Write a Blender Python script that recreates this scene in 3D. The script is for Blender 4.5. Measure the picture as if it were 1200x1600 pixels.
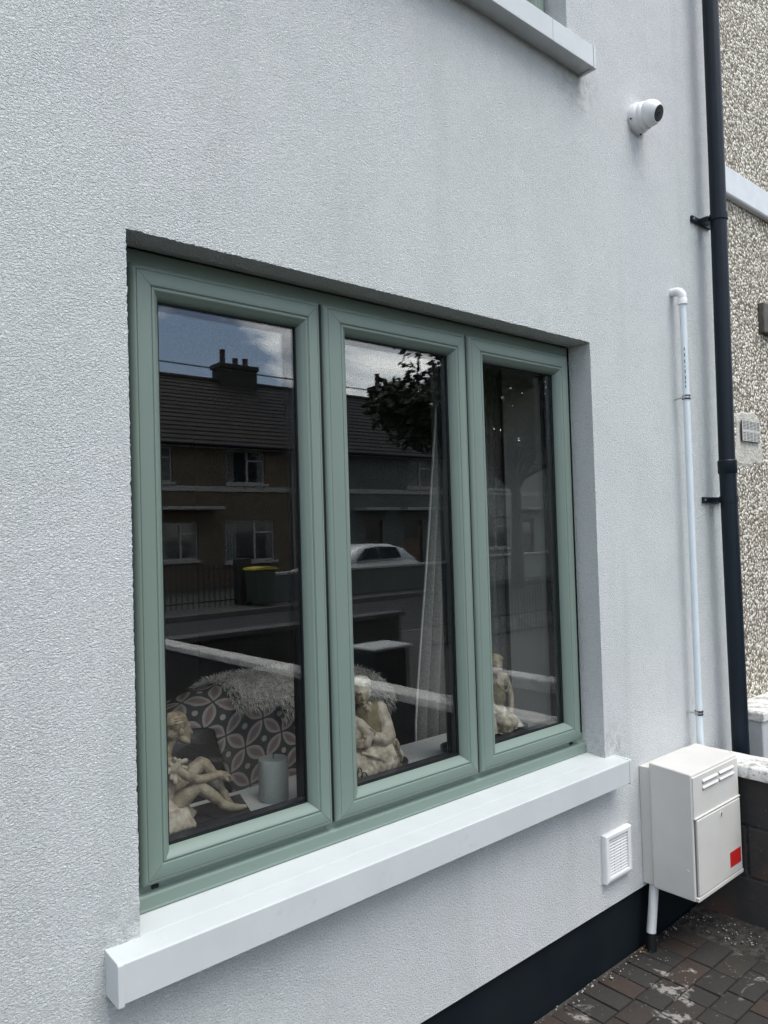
import bpy, bmesh, math, random
from mathutils import Vector, Matrix, noise

random.seed(7)
sc = bpy.context.scene
for o in list(bpy.data.objects):
    bpy.data.objects.remove(o)
COL = sc.collection
R = math.radians

# ------------------------------------------------------------------ camera
cam_d = bpy.data.cameras.new('camera')
cam = bpy.data.objects.new('camera', cam_d)
COL.objects.link(cam)
cam_d.sensor_fit = 'HORIZONTAL'
cam_d.sensor_width = 36.0
cam_d.lens = 36.0 * 1185.08 / 1200.0
cam_d.clip_start = 0.02
cam_d.clip_end = 3000
_fw = Vector((0.65465933, 0.75543811, 0.02710019))
_ri = Vector((0.75591058, -0.6540129, -0.02943332))
_up = Vector((0.00451118, -0.03975412, 0.99919931))
_m = Matrix((_ri, _up, -_fw)).transposed().to_4x4()
_m.translation = Vector((0, -1.5, 1.5))
cam.matrix_world = _m
sc.camera = cam

# ------------------------------------------------------------------ sky
SUN_EL, SUN_AZ = 65.0, 12.0          # degrees; azimuth off the wall normal, towards the downpipe
world = bpy.data.worlds.new('World')
sc.world = world
world.use_nodes = True
nt = world.node_tree
nt.nodes.clear()
w_out = nt.nodes.new('ShaderNodeOutputWorld')
w_bg = nt.nodes.new('ShaderNodeBackground')
w_bg.inputs['Strength'].default_value = 0.10
w_sky = nt.nodes.new('ShaderNodeTexSky')
w_sky.sky_type = 'NISHITA'
w_sky.sun_disc = False
w_sky.sun_elevation = R(SUN_EL)
w_sky.sun_rotation = R(180 - SUN_AZ)
w_sky.air_density = 1.0
w_sky.dust_density = 1.2
w_sky.ozone_density = 1.5
w_tc = nt.nodes.new('ShaderNodeTexCoord')
w_sep = nt.nodes.new('ShaderNodeSeparateXYZ')
nt.links.new(w_tc.outputs['Generated'], w_sep.inputs[0])
w_add = nt.nodes.new('ShaderNodeMath'); w_add.operation = 'ADD'; w_add.inputs[1].default_value = 0.28
nt.links.new(w_sep.outputs['Z'], w_add.inputs[0])
w_mx = nt.nodes.new('ShaderNodeMath'); w_mx.operation = 'MAXIMUM'; w_mx.inputs[1].default_value = 0.05
nt.links.new(w_add.outputs[0], w_mx.inputs[0])
w_dx = nt.nodes.new('ShaderNodeMath'); w_dx.operation = 'DIVIDE'
w_dy = nt.nodes.new('ShaderNodeMath'); w_dy.operation = 'DIVIDE'
nt.links.new(w_sep.outputs['X'], w_dx.inputs[0]); nt.links.new(w_mx.outputs[0], w_dx.inputs[1])
nt.links.new(w_sep.outputs['Y'], w_dy.inputs[0]); nt.links.new(w_mx.outputs[0], w_dy.inputs[1])
w_cmb = nt.nodes.new('ShaderNodeCombineXYZ')
w_cmb.inputs[2].default_value = 2.2
nt.links.new(w_dx.outputs[0], w_cmb.inputs[0]); nt.links.new(w_dy.outputs[0], w_cmb.inputs[1])
w_n = nt.nodes.new('ShaderNodeTexNoise')
w_n.inputs['Scale'].default_value = 2.1
w_n.inputs['Detail'].default_value = 8
w_n.inputs['Roughness'].default_value = 0.58
w_n.inputs['Distortion'].default_value = 0.35
nt.links.new(w_cmb.outputs[0], w_n.inputs['Vector'])
w_rmp = nt.nodes.new('ShaderNodeMapRange')
w_rmp.inputs['From Min'].default_value = 0.45
w_rmp.inputs['From Max'].default_value = 0.66
nt.links.new(w_n.outputs['Fac'], w_rmp.inputs['Value'])
w_mix = nt.nodes.new('ShaderNodeMix'); w_mix.data_type = 'RGBA'
nt.links.new(w_rmp.outputs[0], w_mix.inputs['Factor'])
nt.links.new(w_sky.outputs['Color'], w_mix.inputs['A'])
# cloud as bright at the zenith as three times the horizon (overcast law)
w_el = nt.nodes.new('ShaderNodeMapRange')
w_el.inputs['From Min'].default_value = 0.0; w_el.inputs['From Max'].default_value = 1.0
w_el.inputs['To Min'].default_value = 20.0; w_el.inputs['To Max'].default_value = 24.0
nt.links.new(w_sep.outputs['Z'], w_el.inputs['Value'])
w_cl = nt.nodes.new('ShaderNodeVectorMath'); w_cl.operation = 'SCALE'
w_cl.inputs[0].default_value = (1.0, 1.01, .99)
nt.links.new(w_el.outputs[0], w_cl.inputs['Scale'])
nt.links.new(w_cl.outputs[0], w_mix.inputs['B'])
nt.links.new(w_mix.outputs['Result'], w_bg.inputs['Color'])
nt.links.new(w_bg.outputs[0], w_out.inputs['Surface'])

# ------------------------------------------------------------------ sun behind thin cloud
sun_d = bpy.data.lights.new('sun', 'SUN')
sun_d.energy = 1.5
sun_d.angle = R(40)
sun_d.color = (1.0, 0.97, 0.92)
sun = bpy.data.objects.new('sun', sun_d)
COL.objects.link(sun)
_sd = Vector((math.sin(R(SUN_AZ)) * math.cos(R(SUN_EL)), -math.cos(R(SUN_AZ)) * math.cos(R(SUN_EL)), math.sin(R(SUN_EL))))
sun.rotation_euler = _sd.to_track_quat('Z', 'Y').to_euler()
sun.location = _sd * 30

sc.view_settings.view_transform = 'Standard'
sc.view_settings.look = 'None'
sc.view_settings.gamma = 1.0
sc.view_settings.exposure = 0.86
sc.view_settings.use_curve_mapping = False
sc.render.engine = 'CYCLES'
sc.cycles.use_denoising = True
sc.cycles.denoising_prefilter = 'NONE'
sc.cycles.max_bounces = 10
sc.cycles.diffuse_bounces = 4
sc.cycles.glossy_bounces = 4
sc.cycles.transparent_max_bounces = 24
sc.cycles.caustics_reflective = False
sc.cycles.caustics_refractive = False
sc.cycles.sample_clamp_indirect = 4.0


# ================================================================== helpers
class Mat:
    def __init__(self, name, color=(.5, .5, .5), rough=.6, metal=0.0, spec=.5):
        self.m = bpy.data.materials.new(name)
        self.m.use_nodes = True
        self.t = self.m.node_tree
        self.b = self.t.nodes['Principled BSDF']
        self.b.inputs['Base Color'].default_value = (*color, 1)
        self.b.inputs['Roughness'].default_value = rough
        self.b.inputs['Metallic'].default_value = metal
        self.b.inputs['Specular IOR Level'].default_value = spec
        self.tc = None

    def n(self, kind, **kw):
        nd = self.t.nodes.new(kind)
        for k, v in kw.items():
            if k.startswith('_'):
                setattr(nd, k[1:], v)
        return nd

    def link(self, a, b):
        self.t.links.new(a, b)

    def coord(self, scale=(1, 1, 1), rot=(0, 0, 0), kind='Object'):
        if self.tc is None:
            self.tc = self.n('ShaderNodeTexCoord')
        mp = self.n('ShaderNodeMapping')
        mp.inputs['Scale'].default_value = scale
        mp.inputs['Rotation'].default_value = rot
        self.link(self.tc.outputs[kind], mp.inputs[0])
        return mp.outputs[0]

    def noise(self, scale, detail=3, rough=.5, dist=0, vec=None):
        nd = self.n('ShaderNodeTexNoise')
        nd.inputs['Scale'].default_value = scale
        nd.inputs['Detail'].default_value = detail
        nd.inputs['Roughness'].default_value = rough
        nd.inputs['Distortion'].default_value = dist
        self.link(vec if vec is not None else self.coord(), nd.inputs['Vector'])
        return nd.outputs['Fac']

    def voronoi(self, scale, vec=None, out='Distance', feat='F1'):
        nd = self.n('ShaderNodeTexVoronoi', _feature=feat)
        nd.inputs['Scale'].default_value = scale
        self.link(vec if vec is not None else self.coord(), nd.inputs['Vector'])
        return nd.outputs[out]

    def ramp(self, fac, a, b, lo=0., hi=1.):
        nd = self.n('ShaderNodeMapRange')
        nd.inputs['From Min'].default_value = a
        nd.inputs['From Max'].default_value = b
        nd.inputs['To Min'].default_value = lo
        nd.inputs['To Max'].default_value = hi
        self.link(fac, nd.inputs['Value'])
        return nd.outputs[0]

    def math(self, op, a, b=0.):
        nd = self.n('ShaderNodeMath', _operation=op)
        for i, v in enumerate((a, b)):
            if isinstance(v, (int, float)):
                nd.inputs[i].default_value = v
            else:
                self.link(v, nd.inputs[i])
        return nd.outputs[0]

    def mix(self, fac, a, b, blend='MIX'):
        nd = self.n('ShaderNodeMix', _data_type='RGBA', _blend_type=blend)
        if isinstance(fac, (int, float)):
            nd.inputs['Factor'].default_value = fac
        else:
            self.link(fac, nd.inputs['Factor'])
        for k, v in (('A', a), ('B', b)):
            if isinstance(v, tuple):
                nd.inputs[k].default_value = (*v, 1) if len(v) == 3 else v
            else:
                self.link(v, nd.inputs[k])
        return nd.outputs['Result']

    def color(self, c):
        self.link(c, self.b.inputs['Base Color'])

    def rough(self, r):
        self.link(r, self.b.inputs['Roughness'])

    def bump(self, h, strength=.3, dist=.002):
        nd = self.n('ShaderNodeBump')
        nd.inputs['Strength'].default_value = strength
        nd.inputs['Distance'].default_value = dist
        self.link(h, nd.inputs['Height'])
        self.link(nd.outputs[0], self.b.inputs['Normal'])
        return nd


def vary(name, c1, c2, rough=.6, scale=3., bump_scale=None, bump=.2, dist=.002, metal=0., spec=.5, detail=4):
    m = Mat(name, c1, rough, metal, spec)
    m.color(m.mix(m.ramp(m.noise(scale, detail), .35, .65), c1, c2))
    if bump_scale:
        m.bump(m.noise(bump_scale, 3), bump, dist)
    return m.m


class MB:
    """collects geometry for one mesh object"""
    def __init__(s):
        s.v = []; s.f = []

    def add(s, verts, faces):
        b = len(s.v)
        s.v += [tuple(v) for v in verts]
        s.f += [tuple(i + b for i in f) for f in faces]
        return s

    def box(s, x0, x1, y0, y1, z0, z1):
        v = [(x, y, z) for x in (x0, x1) for y in (y0, y1) for z in (z0, z1)]
        return s.add(v, [(0, 1, 3, 2), (4, 6, 7, 5), (0, 4, 5, 1), (2, 3, 7, 6), (0, 2, 6, 4), (1, 5, 7, 3)])

    def obox(s, c, size, rot):
        m = rot.to_matrix() if hasattr(rot, 'to_matrix') else rot
        hx, hy, hz = [d / 2 for d in size]
        v = [Vector(c) + m @ Vector((x, y, z)) for x in (-hx, hx) for y in (-hy, hy) for z in (-hz, hz)]
        return s.add(v, [(0, 1, 3, 2), (4, 6, 7, 5), (0, 4, 5, 1), (2, 3, 7, 6), (0, 2, 6, 4), (1, 5, 7, 3)])

    def prism(s, poly, axis, a, b):
        """poly of 2-D points in the plane normal to axis, extruded a..b"""
        def P(p, t):
            return {'x': (t, p[0], p[1]), 'y': (p[0], t, p[1]), 'z': (p[0], p[1], t)}[axis]
        n = len(poly)
        v = [P(p, a) for p in poly] + [P(p, b) for p in poly]
        f = [tuple(range(n))[::-1], tuple(range(n, 2 * n))]
        f += [(i, (i + 1) % n, n + (i + 1) % n, n + i) for i in range(n)]
        return s.add(v, f)

    def tube(s, path, rad, n=10, caps=True, closed=False):
        path = [Vector(p) for p in path]
        rads = rad if isinstance(rad, (list, tuple)) else [rad] * len(path)
        base = len(s.v)
        ref = None
        k = len(path)
        for i, p in enumerate(path):
            if closed:
                t = path[(i + 1) % k] - path[i - 1]
            else:
                t = path[min(i + 1, k - 1)] - path[max(i - 1, 0)]
            t.normalize()
            if ref is None:
                ref = Vector((0, 0, 1)) if abs(t.z) < .9 else Vector((1, 0, 0))
            u = (ref - t * ref.dot(t)).normalized()
            w = t.cross(u)
            ref = u
            for j in range(n):
                a = 2 * math.pi * j / n
                s.v.append(tuple(p + (u * math.cos(a) + w * math.sin(a)) * rads[i]))
        rng = range(k) if closed else range(k - 1)
        for i in rng:
            i2 = (i + 1) % k
            for j in range(n):
                s.f.append((base + i * n + j, base + i * n + (j + 1) % n, base + i2 * n + (j + 1) % n, base + i2 * n + j))
        if caps and not closed:
            s.f.append(tuple(base + j for j in range(n))[::-1])
            s.f.append(tuple(base + (k - 1) * n + j for j in range(n)))
        return s

    def lathe(s, org, axis, prof, n=32, caps=True):
        """prof: list of (distance along axis, radius)"""
        org = Vector(org); t = Vector(axis).normalized()
        ref = Vector((0, 0, 1)) if abs(t.z) < .9 else Vector((1, 0, 0))
        u = (ref - t * ref.dot(t)).normalized(); w = t.cross(u)
        base = len(s.v)
        for d, r in prof:
            for j in range(n):
                a = 2 * math.pi * j / n
                s.v.append(tuple(org + t * d + (u * math.cos(a) + w * math.sin(a)) * r))
        for i in range(len(prof) - 1):
            for j in range(n):
                s.f.append((base + i * n + j, base + i * n + (j + 1) % n, base + (i + 1) * n + (j + 1) % n, base + (i + 1) * n + j))
        if caps:
            s.f.append(tuple(base + j for j in range(n))[::-1])
            s.f.append(tuple(base + (len(prof) - 1) * n + j for j in range(n)))
        return s

    def ball(s, c, r, nu=14, nv=9, rot=None):
        """ellipsoid"""
        rx, ry, rz = r if isinstance(r, (tuple, list)) else (r, r, r)
        m = rot.to_matrix() if rot is not None else Matrix.Identity(3)
        c = Vector(c)
        vs = [c + m @ Vector((0, 0, rz))]
        for i in range(1, nv):
            th = math.pi * i / nv
            for j in range(nu):
                a = 2 * math.pi * j / nu
                vs.append(c + m @ Vector((rx * math.sin(th) * math.cos(a), ry * math.sin(th) * math.sin(a), rz * math.cos(th))))
        vs.append(c + m @ Vector((0, 0, -rz)))
        f = [(0, 1 + j, 1 + (j + 1) % nu) for j in range(nu)]
        for i in range(nv - 2):
            for j in range(nu):
                a = 1 + i * nu + j; b = 1 + i * nu + (j + 1) % nu
                f.append((a, a + nu, b + nu, b))
        L = len(vs) - 1
        f += [(L, 1 + (nv - 2) * nu + (j + 1) % nu, 1 + (nv - 2) * nu + j) for j in range(nu)]
        return s.add(vs, f)

    def caps(s, p, q, r0, r1, n=12):
        """tapered capsule"""
        p = Vector(p); q = Vector(q)
        d = (q - p)
        prof = []
        L = d.length
        for i in range(5):
            a = math.pi / 2 * i / 4
            prof.append((-r0 * math.cos(a), max(r0 * math.sin(a), 1e-4)))
        for i in range(5):
            a = math.pi / 2 * i / 4
            prof.append((L + r1 * math.sin(a), max(r1 * math.cos(a), 1e-4)))
        return s.lathe(p, d, prof, n)

    def chain(s, pts):
        """pts: (x, y, z, r)"""
        for a, b in zip(pts[:-1], pts[1:]):
            s.caps(a[:3], b[:3], a[3], b[3])
        return s

    def build(s, name, mat, parent=None, smooth=False, bevel=0., segs=2, weld=False, auto=None):
        me = bpy.data.meshes.new(name)
        me.from_pydata(s.v, [], s.f)
        bm = bmesh.new(); bm.from_mesh(me)
        if weld:
            bmesh.ops.remove_doubles(bm, verts=bm.verts, dist=1e-5)
        bmesh.ops.recalc_face_normals(bm, faces=bm.faces)
        if bevel:
            es = [e for e in bm.edges if len(e.link_faces) == 2 and e.calc_face_angle(0) > R(32)]
            bmesh.ops.bevel(bm, geom=es, offset=bevel, segments=segs, profile=.5, affect='EDGES', clamp_overlap=True)
        if auto is not None:
            for f in bm.faces: f.smooth = True
            for e in bm.edges:
                if len(e.link_faces) == 2 and e.calc_face_angle(0) > R(auto): e.smooth = False
        elif smooth:
            for f in bm.faces: f.smooth = True
        bm.to_mesh(me); bm.free()
        me.materials.append(mat)
        o = bpy.data.objects.new(name, me)
        COL.objects.link(o)
        if parent is not None:
            attach(o, parent)
        return o


def attach(o, parent):
    o.parent = parent
    o.matrix_parent_inverse = Matrix.Translation(-Vector(parent.location))


def thing(name, label, cat, loc=(0, 0, 0), group=None):
    o = bpy.data.objects.new(name, None)
    COL.objects.link(o)
    o.empty_display_size = .05
    o.location = loc
    o['label'] = label; o['category'] = cat
    if group: o['group'] = group
    return o


def tag(o, label, cat, group=None):
    o['label'] = label; o['category'] = cat
    if group: o['group'] = group
    return o


def kind(o, k, label=None):
    o['kind'] = k
    if label: o['label'] = label
    return o


def remesh(mb, name, mat, parent, voxel=.003, smooth_it=2, fac=.5):
    """fuse overlapping shapes into one continuous skin"""
    o = mb.build(name, mat, None)
    md = o.modifiers.new('r', 'REMESH'); md.mode = 'VOXEL'; md.voxel_size = voxel
    sm = o.modifiers.new('s', 'SMOOTH'); sm.iterations = smooth_it; sm.factor = fac
    dg = bpy.context.evaluated_depsgraph_get()
    me = bpy.data.meshes.new_from_object(o.evaluated_get(dg))
    o.modifiers.clear()
    old = o.data
    o.data = me
    bpy.data.meshes.remove(old)
    for p in me.polygons: p.use_smooth = True
    me.materials.clear(); me.materials.append(mat)
    if parent is not None: attach(o, parent)
    return o


# ================================================================== materials
def make_stucco():
    m = Mat('white_silicone_render', (.8, .8, .8), .85, spec=.2)
    big = m.noise(.8, 3, .6)
    mid = m.noise(3.2, 5, .65)
    c = m.mix(m.ramp(big, .38, .62), (.822, .872, .856), (.850, .864, .876))
    c = m.mix(m.ramp(mid, .42, .72, 0, .75), c, (.745, .790, .780))
    # rain marks running down the wall
    streak = m.noise(1.0, 4, .6, .2, m.coord((5.5, 1, .55)))
    c = m.mix(m.ramp(streak, .54, .74, 0, .55), c, (.70, .735, .720))
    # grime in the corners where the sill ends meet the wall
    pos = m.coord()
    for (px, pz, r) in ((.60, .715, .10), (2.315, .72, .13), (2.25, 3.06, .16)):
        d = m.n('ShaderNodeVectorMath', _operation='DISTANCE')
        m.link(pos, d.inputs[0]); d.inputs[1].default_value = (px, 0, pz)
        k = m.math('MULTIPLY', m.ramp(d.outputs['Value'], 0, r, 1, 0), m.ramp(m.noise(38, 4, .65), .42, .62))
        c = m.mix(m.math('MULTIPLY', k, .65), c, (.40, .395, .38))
    v1 = m.coord((1.0, 1.0, 1.6), (0, R(22), 0))
    g = m.noise(165, 4, .64, .8, v1)
    lo = m.noise(46, 3, .6, .5)
    h = m.math('ADD', m.ramp(g, .28, .72), m.math('MULTIPLY', lo, .35))
    grain_shade = m.noise(210, 3, .7, .5, m.coord((1, 1, 1.3), (0, R(-14), 0)))  # pit shade painted into the colour as dark flecks, with pale flecks between
    c = m.mix(m.ramp(grain_shade, .30, .46, .55, 0), c, (.46, .49, .50))
    c = m.mix(m.ramp(grain_shade, .56, .70, 0, .5), c, (.93, .95, .95))
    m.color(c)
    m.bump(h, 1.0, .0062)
    return m.m


def make_pebble():
    m = Mat('pebbledash', (.4, .38, .33), .8, spec=.3)
    v = m.coord((1, 1, 1))
    vo = m.n('ShaderNodeTexVoronoi'); vo.inputs['Scale'].default_value = 72
    wob = m.noise(40, 3, .6, 0, v)
    vm = m.n('ShaderNodeVectorMath', _operation='ADD')
    sc3 = m.n('ShaderNodeVectorMath', _operation='SCALE'); sc3.inputs['Scale'].default_value = .018
    cx = m.n('ShaderNodeCombineXYZ')
    m.link(wob, cx.inputs[0]); m.link(wob, cx.inputs[2])
    m.link(cx.outputs[0], sc3.inputs[0]); m.link(v, vm.inputs[0]); m.link(sc3.outputs[0], vm.inputs[1])
    m.link(vm.outputs[0], vo.inputs['Vector'])
    sep = m.n('ShaderNodeSeparateColor'); m.link(vo.outputs['Color'], sep.inputs[0])
    c = m.mix(m.ramp(sep.outputs[0], .25, .8), (.42, .375, .295), (.86, .825, .735))
    c = m.mix(m.ramp(sep.outputs[1], .82, .9), c, (.19, .165, .125))
    c = m.mix(m.ramp(vo.outputs['Distance'], .42, .72), c, (.15, .13, .10))
    m.color(c)
    m.bump(m.ramp(vo.outputs['Distance'], .1, .75, 1, 0), .9, .006)
    return m.m


def make_glass():
    """clear float glass: mirror share after Schlick, the rest passes straight through"""
    m = bpy.data.materials.new('float_glass'); m.use_nodes = True
    t = m.node_tree; t.nodes.clear()
    out = t.nodes.new('ShaderNodeOutputMaterial')
    mixs = t.nodes.new('ShaderNodeMixShader')
    tr = t.nodes.new('ShaderNodeBsdfTransparent'); tr.inputs['Color'].default_value = (.975, .980, .974, 1)
    gl = t.nodes.new('ShaderNodeBsdfGlossy'); gl.inputs['Roughness'].default_value = 0.0
    gl.inputs['Color'].default_value = (1, 1, 1, 1)
    ge = t.nodes.new('ShaderNodeNewGeometry')
    dot = t.nodes.new('ShaderNodeVectorMath'); dot.operation = 'DOT_PRODUCT'
    t.links.new(ge.outputs['Incoming'], dot.inputs[0]); t.links.new(ge.outputs['Normal'], dot.inputs[1])
    def M(op, a, b):
        n = t.nodes.new('ShaderNodeMath'); n.operation = op
        for i, v in enumerate((a, b)):
            if isinstance(v, (int, float)): n.inputs[i].default_value = v
            else: t.links.new(v, n.inputs[i])
        return n.outputs[0]
    c = M('ABSOLUTE', dot.outputs['Value'], 0)
    k = M('POWER', M('SUBTRACT', 1.0, c), 5.0)
    F = M('ADD', M('MULTIPLY', k, .945), .055)
    t.links.new(F, mixs.inputs[0]); t.links.new(tr.outputs[0], mixs.inputs[1]); t.links.new(gl.outputs[0], mixs.inputs[2])
    t.links.new(mixs.outputs[0], out.inputs['Surface'])
    return m


def make_sage():
    m = Mat('sage_green_foil', (.20, .275, .25), .42, spec=.4)
    c = m.mix(m.ramp(m.noise(2.2, 3), .3, .7), (.160, .213, .184), (.170, .224, .194))
    m.color(c)
    v = m.coord((60, 60, 900))
    m.bump(m.noise(1.0, 2, .5, 0, v), .05, .0006)
    return m.m


def make_paver():
    m = Mat('paver', (.1, .08, .07), .85, spec=.3)
    oi = m.n('ShaderNodeObjectInfo')
    rnd = m.n('ShaderNodeValToRGB')
    cr = rnd.color_ramp
    cr.interpolation = 'LINEAR'
    cr.elements[0].position = 0; cr.elements[0].color = (.030, .029, .028, 1)
    cr.elements[1].position = 1; cr.elements[1].color = (.050, .043, .032, 1)
    for p, c in ((.3, (.038, .034, .031, 1)), (.45, (.056, .038, .030, 1)), (.62, (.050, .036, .029, 1)), (.8, (.034, .032, .030, 1))):
        e = cr.elements.new(p); e.color = c
    m.link(oi.outputs['Random'], rnd.inputs[0])
    geo = m.n('ShaderNodeNewGeometry')
    def W(scale, detail=4, rough=.6, dist=0.):
        return m.noise(scale, detail, rough, dist, geo.outputs['Position'])
    c = m.mix(m.ramp(W(18, 5), .3, .7, 0, .5), rnd.outputs[0], (.026, .024, .022))
    gr = W(420, 2, .6)
    c = m.mix(m.ramp(gr, .60, .72, 0, .5), c, (.10, .09, .08))
    # spilt paint and lime: patches and drops
    patch = m.math('MULTIPLY', m.ramp(W(5.5, 5, .62, .6), .585, .625), m.ramp(W(48, 4, .65), .40, .50))
    drops = m.voronoi(30, geo.outputs['Position'])
    dsel = m.math('MULTIPLY', m.ramp(drops, .10, .15, 1, 0), m.ramp(W(7, 2), .56, .64))
    d2 = m.math('MULTIPLY', m.ramp(m.voronoi(75, geo.outputs['Position']), .12, .2, 1, 0), m.ramp(W(9, 2, .5, .3), .58, .64))
    paint = m.math('MAXIMUM', m.math('MAXIMUM', m.math('MULTIPLY', patch, .8), dsel), m.math('MULTIPLY', d2, .8))
    c = m.mix(paint, c, (.30, .28, .26))
    m.color(c)
    m.bump(m.math('ADD', gr, m.math('MULTIPLY', W(60, 4), 1.6)), .5, .0025)
    return m.m


M_STUCCO = make_stucco()
M_PEBBLE = make_pebble()
M_GLASS = make_glass()
M_SAGE = make_sage()
M_PAVER = make_paver()
def make_sill_mat():
    m = Mat('white_upvc', (.56, .58, .57), .34)
    c = m.mix(m.ramp(m.noise(7, 5, .6), .35, .7), (.535, .566, .566), (.500, .530, .528))
    c = m.mix(m.ramp(m.noise(26, 5, .7, .3), .60, .74, 0, .35), c, (.38, .38, .36))
    c = m.mix(m.ramp(m.voronoi(16), .018, .03, .7, 0), c, (.16, .15, .14))
    m.color(c)
    m.rough(m.ramp(m.noise(18, 4), .3, .7, .28, .5))
    m.bump(m.noise(200, 2), .03, .0005)
    return m.m
M_SILL = make_sill_mat()
M_WPIPE = vary('white_pipe_plastic', (.66, .72, .76), (.60, .67, .71), .35, 9, 150, .03, .0006)
M_WPLAST = vary('white_plastic', (.76, .76, .75), (.70, .70, .69), .4, 12, 150, .04, .0006)
M_CAM = vary('camera_white', (.74, .75, .75), (.70, .71, .71), .35, 20)
M_BLACKP = vary('dark_navy_pvc', (.004, .009, .016), (.006, .012, .020), .42, 5, 120, .05, .001, spec=.25)
M_PLINTH = vary('plinth_paint', (.004, .008, .011), (.007, .011, .014), .7, 5, 140, .25, .0016, spec=.15)
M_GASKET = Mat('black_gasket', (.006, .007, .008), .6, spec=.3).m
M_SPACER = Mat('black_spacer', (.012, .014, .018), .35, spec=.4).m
M_STEEL = Mat('zinc_clip', (.45, .46, .47), .35, .9).m
M_RED = vary('red_sticker', (.50, .012, .012), (.44, .010, .012), .5, 30)
M_BOX = vary('meter_box_grp', (.60, .585, .55), (.56, .545, .515), .38, 7, 260, .05, .0006)
M_DARKLENS = Mat('dark_lens', (.008, .009, .013), .3, spec=.3).m
M_LINTEL = vary('soffit_render', (.40, .41, .41), (.36, .37, .37), .9, 12, 160, .4, .002, spec=.2)


def make_block_paint():
    m = Mat('block_wall_paint', (.06, .058, .056), .75, spec=.35)
    n1 = m.noise(6, 5, .6)
    c = m.mix(m.ramp(n1, .35, .65), (.036, .034, .033), (.052, .048, .045))
    sep = m.n('ShaderNodeSeparateXYZ'); m.link(m.coord(), sep.inputs[0])
    worn = m.math('MULTIPLY', m.ramp(sep.outputs[2], .02, .16, 1, 0), m.ramp(m.noise(5, 3), .42, .6))
    c = m.mix(m.math('MULTIPLY', worn, .7), c, (.11, .05, .04))
    pit = m.ramp(m.voronoi(28), .05, .1, 1, 0)
    c = m.mix(m.math('MULTIPLY', pit, .6), c, (.16, .15, .14))
    m.color(c)
    m.bump(m.math('ADD', m.noise(35, 5, .6), m.math('MULTIPLY', m.noise(160, 3), .5)), .7, .004)
    return m.m


def make_coping():
    m = Mat('chalky_white_paint', (.62, .61, .58), .8, spec=.3)
    c = m.mix(m.ramp(m.noise(22, 5, .65, .4), .5, .62), (.66, .65, .62), (.30, .29, .27))
    c = m.mix(m.ramp(m.noise(90, 3, .6), .58, .66, 0, .7), c, (.24, .23, .21))
    m.color(c)
    m.bump(m.noise(70, 4, .6), .6, .003)
    return m.m


def make_mortar():
    m = Mat('rough_mortar', (.12, .11, .10), .9, spec=.2)
    c = m.mix(m.ramp(m.noise(40, 5, .65), .35, .65), (.028, .026, .023), (.085, .078, .070))
    c = m.mix(m.ramp(m.voronoi(120), .10, .16, 1, 0), c, (.20, .185, .165))
    m.color(c)
    m.bump(m.noise(110, 4, .65), .9, .005)
    return m.m


M_BLOCK = make_block_paint()
M_COPING = make_coping()
M_MORTAR = make_mortar()
M_JOINT = vary('joint_sand', (.035, .032, .03), (.06, .054, .048), .95, 60, 300, .6, .003)

# ================================================================== OUR HOUSE
WX0, WX1, WZ0, WZ1 = .621, 2.269, .704, 2.140       # ground-floor opening in the face of the wall
UX0, UX1, UZ0, UZ1 = .690, 2.201, 3.157, 4.40       # first-floor opening
XEND = 3.25                                         # end of the render, behind the downpipe
XLEFT, ZTOP, ZPL = -7.0, 5.6, .205

house = thing('house', 'pale grey rendered house wall around the sage green window', 'house', (0, 0, 0))


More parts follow.
